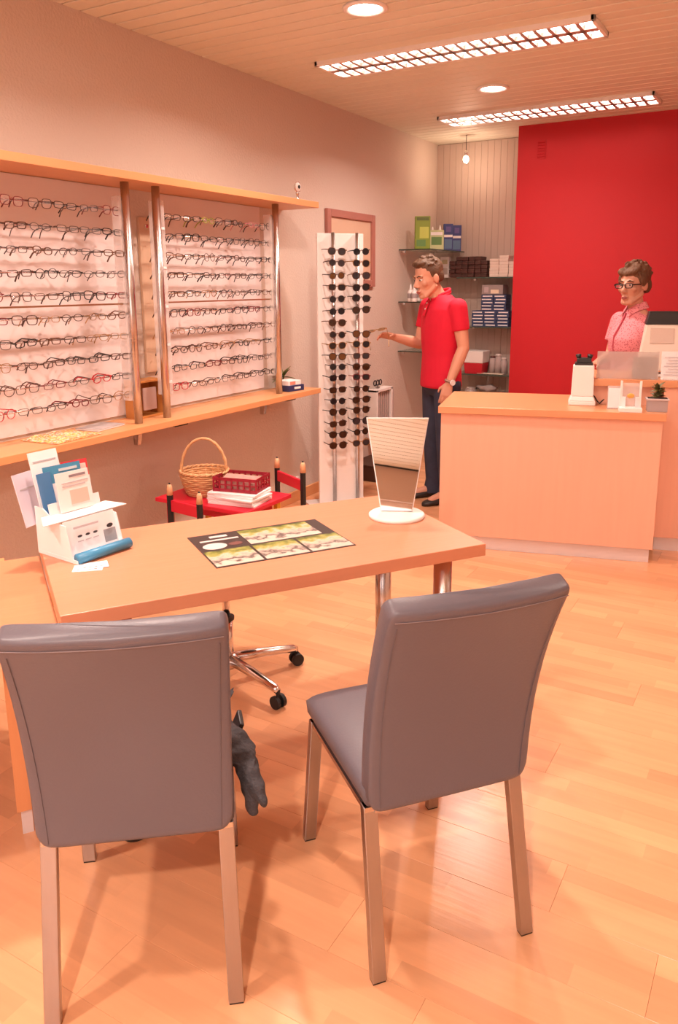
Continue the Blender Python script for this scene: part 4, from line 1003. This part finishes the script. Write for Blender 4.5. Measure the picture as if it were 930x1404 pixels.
# ================================================================ people
def hand(mb, M, side, curl, pinch=False):
    """wrist at the origin, fingers along +Y, palm facing -Z; thumb on the +X*side edge"""
    h = MB()
    rings = []
    for y, hw, hh in ((-.01, .024, .019), (.02, .031, .017), (.055, .039, .015), (.085, .040, .013), (.092, .037, .010)):
        rings.append([Vector((hw*math.copysign(abs(math.cos(a))**.7, math.cos(a)), y, hh*math.copysign(abs(math.sin(a))**.8, math.sin(a)))) for a in [2*PI*i/14 for i in range(14)]])
    h.loft(rings)
    for i, (x, L, r) in enumerate(((.030, .070, .0088), (.010, .079, .0090), (-.011, .073, .0086), (-.030, .057, .0078))):
        p = Vector((x*side, .084, .0)); ang = curl*(.45+.08*i); seg = (L*.44, L*.31, L*.25)
        sp = -x*1.2*side*.0
        for k in range(3):
            d = Vector((x*side*.9, math.cos(ang), -math.sin(ang))).normalized()
            q = p+d*seg[k]; h.cap(p, q, r*(1-.08*k), r*(1-.08*(k+1)), 10); p = q; ang += curl*(.75 if not pinch else .55)
    p = Vector((.030*side, .025, -.004)); d = Vector((.62*side, .70, -.30 if not pinch else -.62)).normalized()
    h.cap(Vector((.018*side, .012, -.002)), p, .015, .012, 10)
    q = p+d*.034; h.cap(p, q, .0115, .0100, 10)
    d2 = Vector((.10*side, .92, -.38 if not pinch else -.55)).normalized(); h.cap(q, q+d2*.028, .0100, .0082, 10)
    h.xf(M); mb.add(h.v, h.f)
def frame_to(p, ydir, zdir):
    y = Vector(ydir).normalized(); z = Vector(zdir); z = (z-y*z.dot(y)).normalized(); x = y.cross(z)
    return Matrix(((x.x, y.x, z.x, p[0]), (x.y, y.y, z.y, p[1]), (x.z, y.z, z.z, p[2]), (0, 0, 0, 1)))
def head(mb, HM, fem):
    h = MB()
    h.ell((0, -.012, .042), (.074, .094, .088), 18, 12)          # cranium
    h.ell((0, .022, -.012), (.062, .072, .085), 18, 12)          # face
    h.ell((0, .040, -.072), (.046, .046, .038), 14, 10)          # jaw
    h.ell((0, .070, -.100), (.022, .020, .018), 12, 8)           # chin
    for s in (-1, 1):
        h.cap((s*.050, .000, -.050), (s*.024, .062, -.096), .020, .018, 10)   # jaw line
        h.ell((s*.040, .062, -.020), (.022, .020, .020), 10, 8)  # cheek
        h.ell((s*.030, .079, .028), (.026, .012, .008), 10, 6)   # brow
        h.ell((s*.076, -.006, -.004), (.009, .019, .031), 10, 8, (0, 0, s*.25))   # ear
        h.ell((s*.011, .099, -.034), (.009, .010, .008), 8, 6)   # nostril wing
    h.cap((0, .086, .014), (0, .108, -.026), .009, .0125, 10)    # nose
    h.ell((0, .088, -.062), (.024, .011, .010), 10, 6); h.ell((0, .086, -.074), (.020, .011, .009), 10, 6)   # lips
    h.xf(HM); mb.add(h.v, h.f)
def torso_rings(spec, n=24):
    return [[Vector((cx+rx*math.cos(a), cy+ry*math.sin(a), z)) for a in [2*PI*i/n for i in range(n)]] for z, rx, ry, cx, cy in spec]
def face_parts(t, HM, lip_mat, fem):
    for s in (-1, 1):
        MB().ell((s*.030, .0775, .006), (.0125, .0098, .0058), 12, 8).xf(HM).obj('eye', M_eyew, t, smooth=True)
        MB().ell((s*.030, .0865, .005), (.0058, .003, .0062), 10, 6).xf(HM).obj('iris', M_iris, t, smooth=True)
        MB().tube([(s*.014, .0915, .026), (s*.030, .0925, .032), (s*.048, .083, .027)], [.003, .0042, .0022], 6).xf(HM).obj('eyebrow', M_hair, t, smooth=True)
    q = MB().tube([(-.021, .0935, -.067), (-.008, .1000, -.064), (0, .1005, -.066), (.008, .1000, -.064), (.021, .0935, -.067)], [.002, .0045, .0045, .0045, .002], 8)
    q.tube([(-.018, .0925, -.071), (0, .0985, -.075), (.018, .0925, -.071)], [.002, .0055, .002], 8); q.xf(HM).obj('lips', lip_mat, t, smooth=True)

# ---- the man
mp2 = on(600, 683, 2, 0)
MANP, MANRZ = Vector((mp2.x+.02, mp2.y-.03, 0)), R(232-90)
t = thing('person', 'person in a red polo shirt and dark jeans holding sunglasses at the display stand', 'person', MANP, MANRZ)
HM = Matrix.Translation((0, .112, 1.592)) @ Matrix.Rotation(R(-13), 4, 'X') @ Matrix.Rotation(R(6), 4, 'Z') @ Matrix.Scale(1.09, 4)
S_R, E_R, W_R = Vector((.185, .01, 1.40)), Vector((.215, .06, 1.13)), Vector((.175, .285, 1.185))
S_L, E_L, W_L = Vector((-.195, -.01, 1.40)), Vector((-.225, -.045, 1.125)), Vector((-.215, .055, .885))
bd = MB()
bd.loft(torso_rings([(.80, .06, .06, 0, 0), (.86, .145, .105, 0, 0), (.95, .155, .11, 0, 0), (1.05, .145, .10, 0, 0), (1.2, .165, .11, 0, 0), (1.34, .18, .11, 0, 0), (1.42, .14, .085, 0, .0), (1.47, .07, .06, 0, .01)]))
bd.cap((0, .005, 1.41), (0, .080, 1.53), .064, .056, 16)
head(bd, HM, False)
for S_, E_, W_ in ((S_R, E_R, W_R), (S_L, E_L, W_L)):
    bd.cap(S_, S_*.45+E_*.55, .056, .050); bd.cap(S_*.45+E_*.55, E_, .050, .040); bd.cap(E_, E_*.65+W_*.35, .041, .042); bd.cap(E_*.65+W_*.35, W_, .042, .027)
for s in (-1, 1):
    bd.cap((s*.09, 0, .88), (s*.10, .01, .48), .08, .05); bd.cap((s*.10, .01, .48), (s*.10, -.01, .09), .05, .035); bd.cap((s*.10, -.01, .07), (s*.115, .12, .035), .035, .03)
hand(bd, frame_to(W_R, (-.05, .95, .22), (.55, -.15, .85)), -1, .62, True)
hand(bd, frame_to(W_L, (.04, .28, -.95), (-.85, .5, .1)), 1, .40)
link('body', remesh(bd, 'body', .0055, 3, M_skin), None, t)
face_parts(t, HM, M_lip, False)
sh = MB()
sh.loft(torso_rings([(.835, .175, .135, 0, .0), (.85, .180, .138, 0, 0), (.95, .178, .132, 0, 0), (1.06, .168, .122, 0, .004), (1.18, .180, .128, 0, .006), (1.30, .196, .130, 0, .004), (1.38, .200, .118, 0, 0), (1.43, .165, .098, 0, 0), (1.465, .105, .080, 0, .008), (1.485, .072, .068, 0, .014)], 28))
for S_, E_ in ((S_R, E_R), (S_L, E_L)):
    m_ = S_*.42+E_*.58; sh.ell(S_, (.066, .066, .060), 14, 10); sh.cyl(S_, m_, .066, .060, 16)
link('polo_shirt', remesh(sh, 'polo_shirt', .008, 9, M_polo), None, t)
q = MB(); 
for i in range(2): q.tube([(.066*math.cos(a)*(1+.06*i), .018+.066*math.sin(a)*(1+.08*i)+.004*i, 1.492-.016*i+.030*(-math.sin(a))*.9) for a in [PI*.5+.18+(2*PI-.36)*j/24 for j in range(25)]], .011, 6)
q.obj('collar', M_polo, t, smooth=True)
MB().box((0, .128, 1.395), (.028, .006, .12), (R(22), 0, 0)).obj('placket', M_polo, t, bevel=.002)
for zz, yy in ((1.425, .122), (1.385, .135)): MB().ell((0, yy, zz), (.0065, .004, .0065), 10, 6).obj('button', M_white, t, smooth=True)
jn = MB()
jn.loft(torso_rings([(.78, .12, .09, 0, 0), (.84, .165, .120, 0, -.005), (.90, .168, .122, 0, -.005), (.96, .155, .112, 0, 0)], 24))
for s in (-1, 1):
    jn.cap((s*.085, -.005, .86), (s*.098, .012, .48), .100, .066, 16); jn.cap((s*.098, .012, .48), (s*.102, -.008, .13), .066, .054, 16); jn.cyl((s*.102, -.008, .13), (s*.104, .0, .030), .055, .066, 16)
link('jeans', remesh(jn, 'jeans', .009, 3, M_jean), None, t)
for s in (-1, 1):
    so = MB(); rings = []
    for y, hw, hh in ((-.085, .020, .05), (-.07, .034, .075), (-.02, .038, .085), (.04, .042, .065), (.10, .046, .05), (.15, .043, .042), (.185, .028, .032), (.195, .012, .02)):
        rings.append([Vector((s*.105+.012*s*(y+.08)/.28+hw*math.cos(a), y, max(.0, hh*.5+hh*.5*math.sin(a)))) for a in [2*PI*i/16 for i in range(16)]])
    so.loft(rings).obj('shoe', M_shoe, t, smooth=True)
hr = MB()
hr.ell((0, -.018, .056), (.077, .093, .082), 18, 12); hr.ell((0, .040, .104), (.054, .046, .028), 14, 8); hr.ell((0, .066, .102), (.044, .030, .020), 12, 8, (.3, 0, 0))
for s in (-1, 1): hr.ell((s*.064, -.012, .042), (.016, .040, .048), 10, 8); hr.ell((s*.048, -.056, .006), (.022, .030, .040), 10, 8)
hr.ell((0, -.064, .006), (.048, .026, .050), 12, 8)
r_ = random.Random(4)
for i in range(36):
    a = r_.uniform(0, 2*PI); b = r_.uniform(.25, 1.3); d = Vector((math.cos(a)*math.cos(b)*.078, -.018+math.sin(a)*math.cos(b)*.094, .062+math.sin(b)*.086)); d.z -= .004; hr.cap(d, d+Vector((r_.uniform(-.01, .01), r_.uniform(.004, .022), r_.uniform(-.002, .004))), .008, .006, 6)
hr.xf(HM); link('hair', remesh(hr, 'hair', .005, 1, M_hair), None, t)
# wristwatch
wd_ = (W_L-E_L).normalized(); wc = W_L-wd_*.012
wm = frame_to(wc, wd_, (-.9, -.1, 0)); q = MB(); q.tube([(.034*math.cos(a), 0, .031*math.sin(a)) for a in [2*PI*i/24 for i in range(24)]], .006, 6, True, flat=(1, 1.6)); q.xf(wm); wt = q.obj('wristwatch', mat('watch_strap', (.35, .22, .17), .5), t, smooth=True)
q = MB(); q.cyl((0, 0, .030), (0, 0, .040), .020, n=20); q.xf(wm); q.obj('watch_face', M_white, wt, smooth=False)
# sunglasses in the hand
MW = Matrix.Translation(MANP) @ Matrix.Rotation(MANRZ, 4, 'Z')
gp_ = MW @ Vector((.145, .440, 1.240))
put_glasses('sunglasses', gp_, (R(75), R(10), MANRZ+R(62)), 'aviator', 'gold', .0028, 'amber', 'gold rimmed amber sunglasses held in the hand of the person in red', None)

# ---- the woman behind the counter
WP_ = Vector((-.94, 5.575, 0)); WRZ = R(226-90)
t = thing('person', 'person with short brown hair and glasses in a pink patterned shirt behind the counter', 'person', WP_, WRZ)
HW = Matrix.Translation((0, .045, 1.535)) @ Matrix.Rotation(R(-2), 4, 'X') @ Matrix.Rotation(R(22), 4, 'Z') @ Matrix.Scale(1.08, 4)
S_R, E_R, W_R = Vector((.150, .02, 1.30)), Vector((.165, .07, 1.07)), Vector((.095, .215, 1.03))
S_L, E_L, W_L = Vector((-.170, -.01, 1.30)), Vector((-.215, -.02, 1.05)), Vector((-.15, .17, .97))
bd = MB()
bd.loft(torso_rings([(.78, .06, .06, 0, 0), (.85, .165, .12, 0, 0), (.95, .165, .12, 0, 0), (1.02, .145, .11, 0, 0), (1.15, .155, .12, 0, .01), (1.27, .155, .10, 0, 0), (1.34, .12, .075, 0, 0), (1.39, .06, .05, 0, .01)]))
bd.cap((0, .005, 1.34), (0, .030, 1.46), .052, .050, 16)
head(bd, HW, True)
for S_, E_, W_ in ((S_R, E_R, W_R), (S_L, E_L, W_L)):
    bd.cap(S_, E_, .048, .038); bd.cap(E_, E_*.65+W_*.35, .038, .037); bd.cap(E_*.65+W_*.35, W_, .037, .025)
for s in (-1, 1):
    bd.cap((s*.09, 0, .86), (s*.09, .01, .46), .085, .052); bd.cap((s*.09, .01, .46), (s*.09, -.01, .09), .052, .035); bd.cap((s*.09, -.01, .07), (s*.10, .11, .035), .033, .028)
hand(bd, frame_to(W_R, (-.2, .9, -.25), (.2, .25, .9)), -1, .55)
hand(bd, frame_to(W_L, (.2, .9, -.2), (-.2, .2, .9)), 1, .45)
link('body', remesh(bd, 'body', .0055, 3, M_skin), None, t)
face_parts(t, HW, M_lip, True)
def shirt_mat():
    m = mat('pink_print', (.72, .19, .24), .8); nt = m.node_tree; N = nt.nodes
    tc = N.new('ShaderNodeTexCoord'); v = N.new('ShaderNodeTexVoronoi'); v.inputs['Scale'].default_value = 95; nt.links.new(tc.outputs['Object'], v.inputs[0])
    rp = N.new('ShaderNodeValToRGB'); e = rp.color_ramp; e.elements[0].position = .18; e.elements[0].color = (.40, .05, .08, 1); e.elements[1].position = .42; e.elements[1].color = (.78, .27, .30, 1)
    nt.links.new(v.outputs['Distance'], rp.inputs[0]); nt.links.new(rp.outputs[0], N['Principled BSDF'].inputs['Base Color']); return m
M_shirt = shirt_mat()
sh = MB()
sh.loft(torso_rings([(.80, .19, .15, 0, .0), (.90, .185, .145, 0, .0), (1.02, .165, .13, 0, .005), (1.12, .172, .148, 0, .02), (1.19, .174, .150, 0, .02), (1.27, .176, .120, 0, .005), (1.325, .145, .095, 0, 0), (1.36, .09, .072, 0, .008), (1.385, .060, .060, 0, .012)], 28))
for S_, E_ in ((S_R, E_R), (S_L, E_L)):
    m_ = S_*.38+E_*.62; sh.ell(S_, (.066, .066, .064), 14, 10); sh.cyl(S_, m_, .066, .068, 16)
link('shirt', remesh(sh, 'shirt', .008, 4, M_shirt), None, t)
q = MB()
for s in (-1, 1):
    q.add([(0, -.062, 1.430), (s*.052, -.01, 1.432), (s*.044, .050, 1.415), (s*.014, .082, 1.385), (s*.040, .105, 1.335), (s*.078, .050, 1.375), (s*.074, -.03, 1.392), (0, -.088, 1.395)], [(0, 1, 6, 7), (1, 2, 5, 6), (2, 3, 4, 5)])
co = q.obj('collar', M_shirt, t); sd_ = co.modifiers.new('thick', 'SOLIDIFY'); sd_.thickness = .005
MB().tube([(0, .088, 1.36), (0, .118, 1.29), (0, .166, 1.21), (0, .170, 1.14), (0, .140, 1.03), (0, .150, .88)], .005, 6, flat=(.4, 2)).obj('placket', mat('placket_pink', (.55, .10, .14), .8), t, smooth=True)
tr = MB(); tr.loft(torso_rings([(.76, .13, .10, 0, 0), (.84, .180, .135, 0, 0), (.92, .172, .128, 0, 0)], 24))
for s in (-1, 1): tr.cap((s*.085, 0, .84), (s*.09, .01, .46), .10, .068, 14); tr.cyl((s*.09, .01, .46), (s*.09, -.005, .06), .07, .075, 14)
link('trousers', remesh(tr, 'trousers', .01, 3, M_jean), None, t)
for s in (-1, 1):
    so = MB(); rings = []
    for y, hw, hh in ((-.08, .02, .05), (-.06, .032, .07), (-.02, .035, .075), (.04, .038, .055), (.10, .042, .045), (.15, .036, .036), (.17, .014, .02)):
        rings.append([Vector((s*.095+hw*math.cos(a), y, max(0, hh*.5+hh*.5*math.sin(a)))) for a in [2*PI*i/16 for i in range(16)]])
    so.loft(rings).obj('shoe', M_shoe, t, smooth=True)
hr = MB()
hr.ell((0, -.022, .060), (.086, .098, .086), 18, 12); hr.ell((-.018, .050, .086), (.058, .042, .026), 14, 8, (-.35, .35, .2)); hr.ell((.038, .050, .082), (.036, .036, .026), 12, 8, (-.3, -.4, 0))
for s in (-1, 1): hr.ell((s*.074, .010, .036), (.015, .034, .044), 10, 8); hr.ell((s*.052, -.056, .0), (.030, .036, .050), 10, 8)
hr.ell((0, -.070, -.006), (.05, .028, .060), 12, 8)
r_ = random.Random(6)
for i in range(60):
    a = r_.uniform(0, 2*PI); b = r_.uniform(.05, 1.4); d = Vector((math.cos(a)*math.cos(b)*.090, -.02+math.sin(a)*math.cos(b)*.102, .064+math.sin(b)*.092))
    if d.y > .05 and d.z < .10: continue
    d *= .96; hr.cap(d, d+Vector((r_.uniform(-.016, .016), r_.uniform(-.004, .02), r_.uniform(-.016, .006))), .010, .006, 6)
hr.xf(HW); link('hair', remesh(hr, 'hair', .005, 1, M_hair2), None, t)
# her glasses, worn
fm_, tm_, lm_ = glasses_meshes('rectangular', 'black', .0031, None)
GW = HW @ Matrix.Translation((0, .104, .002)) @ Matrix.Scale(.97, 4)
gf = link('eyeglasses', fm_, None, t); gf.matrix_local = GW
for me in tm_: link('temple', me, None, gf)
for me in lm_: link('lens', me, None, gf)
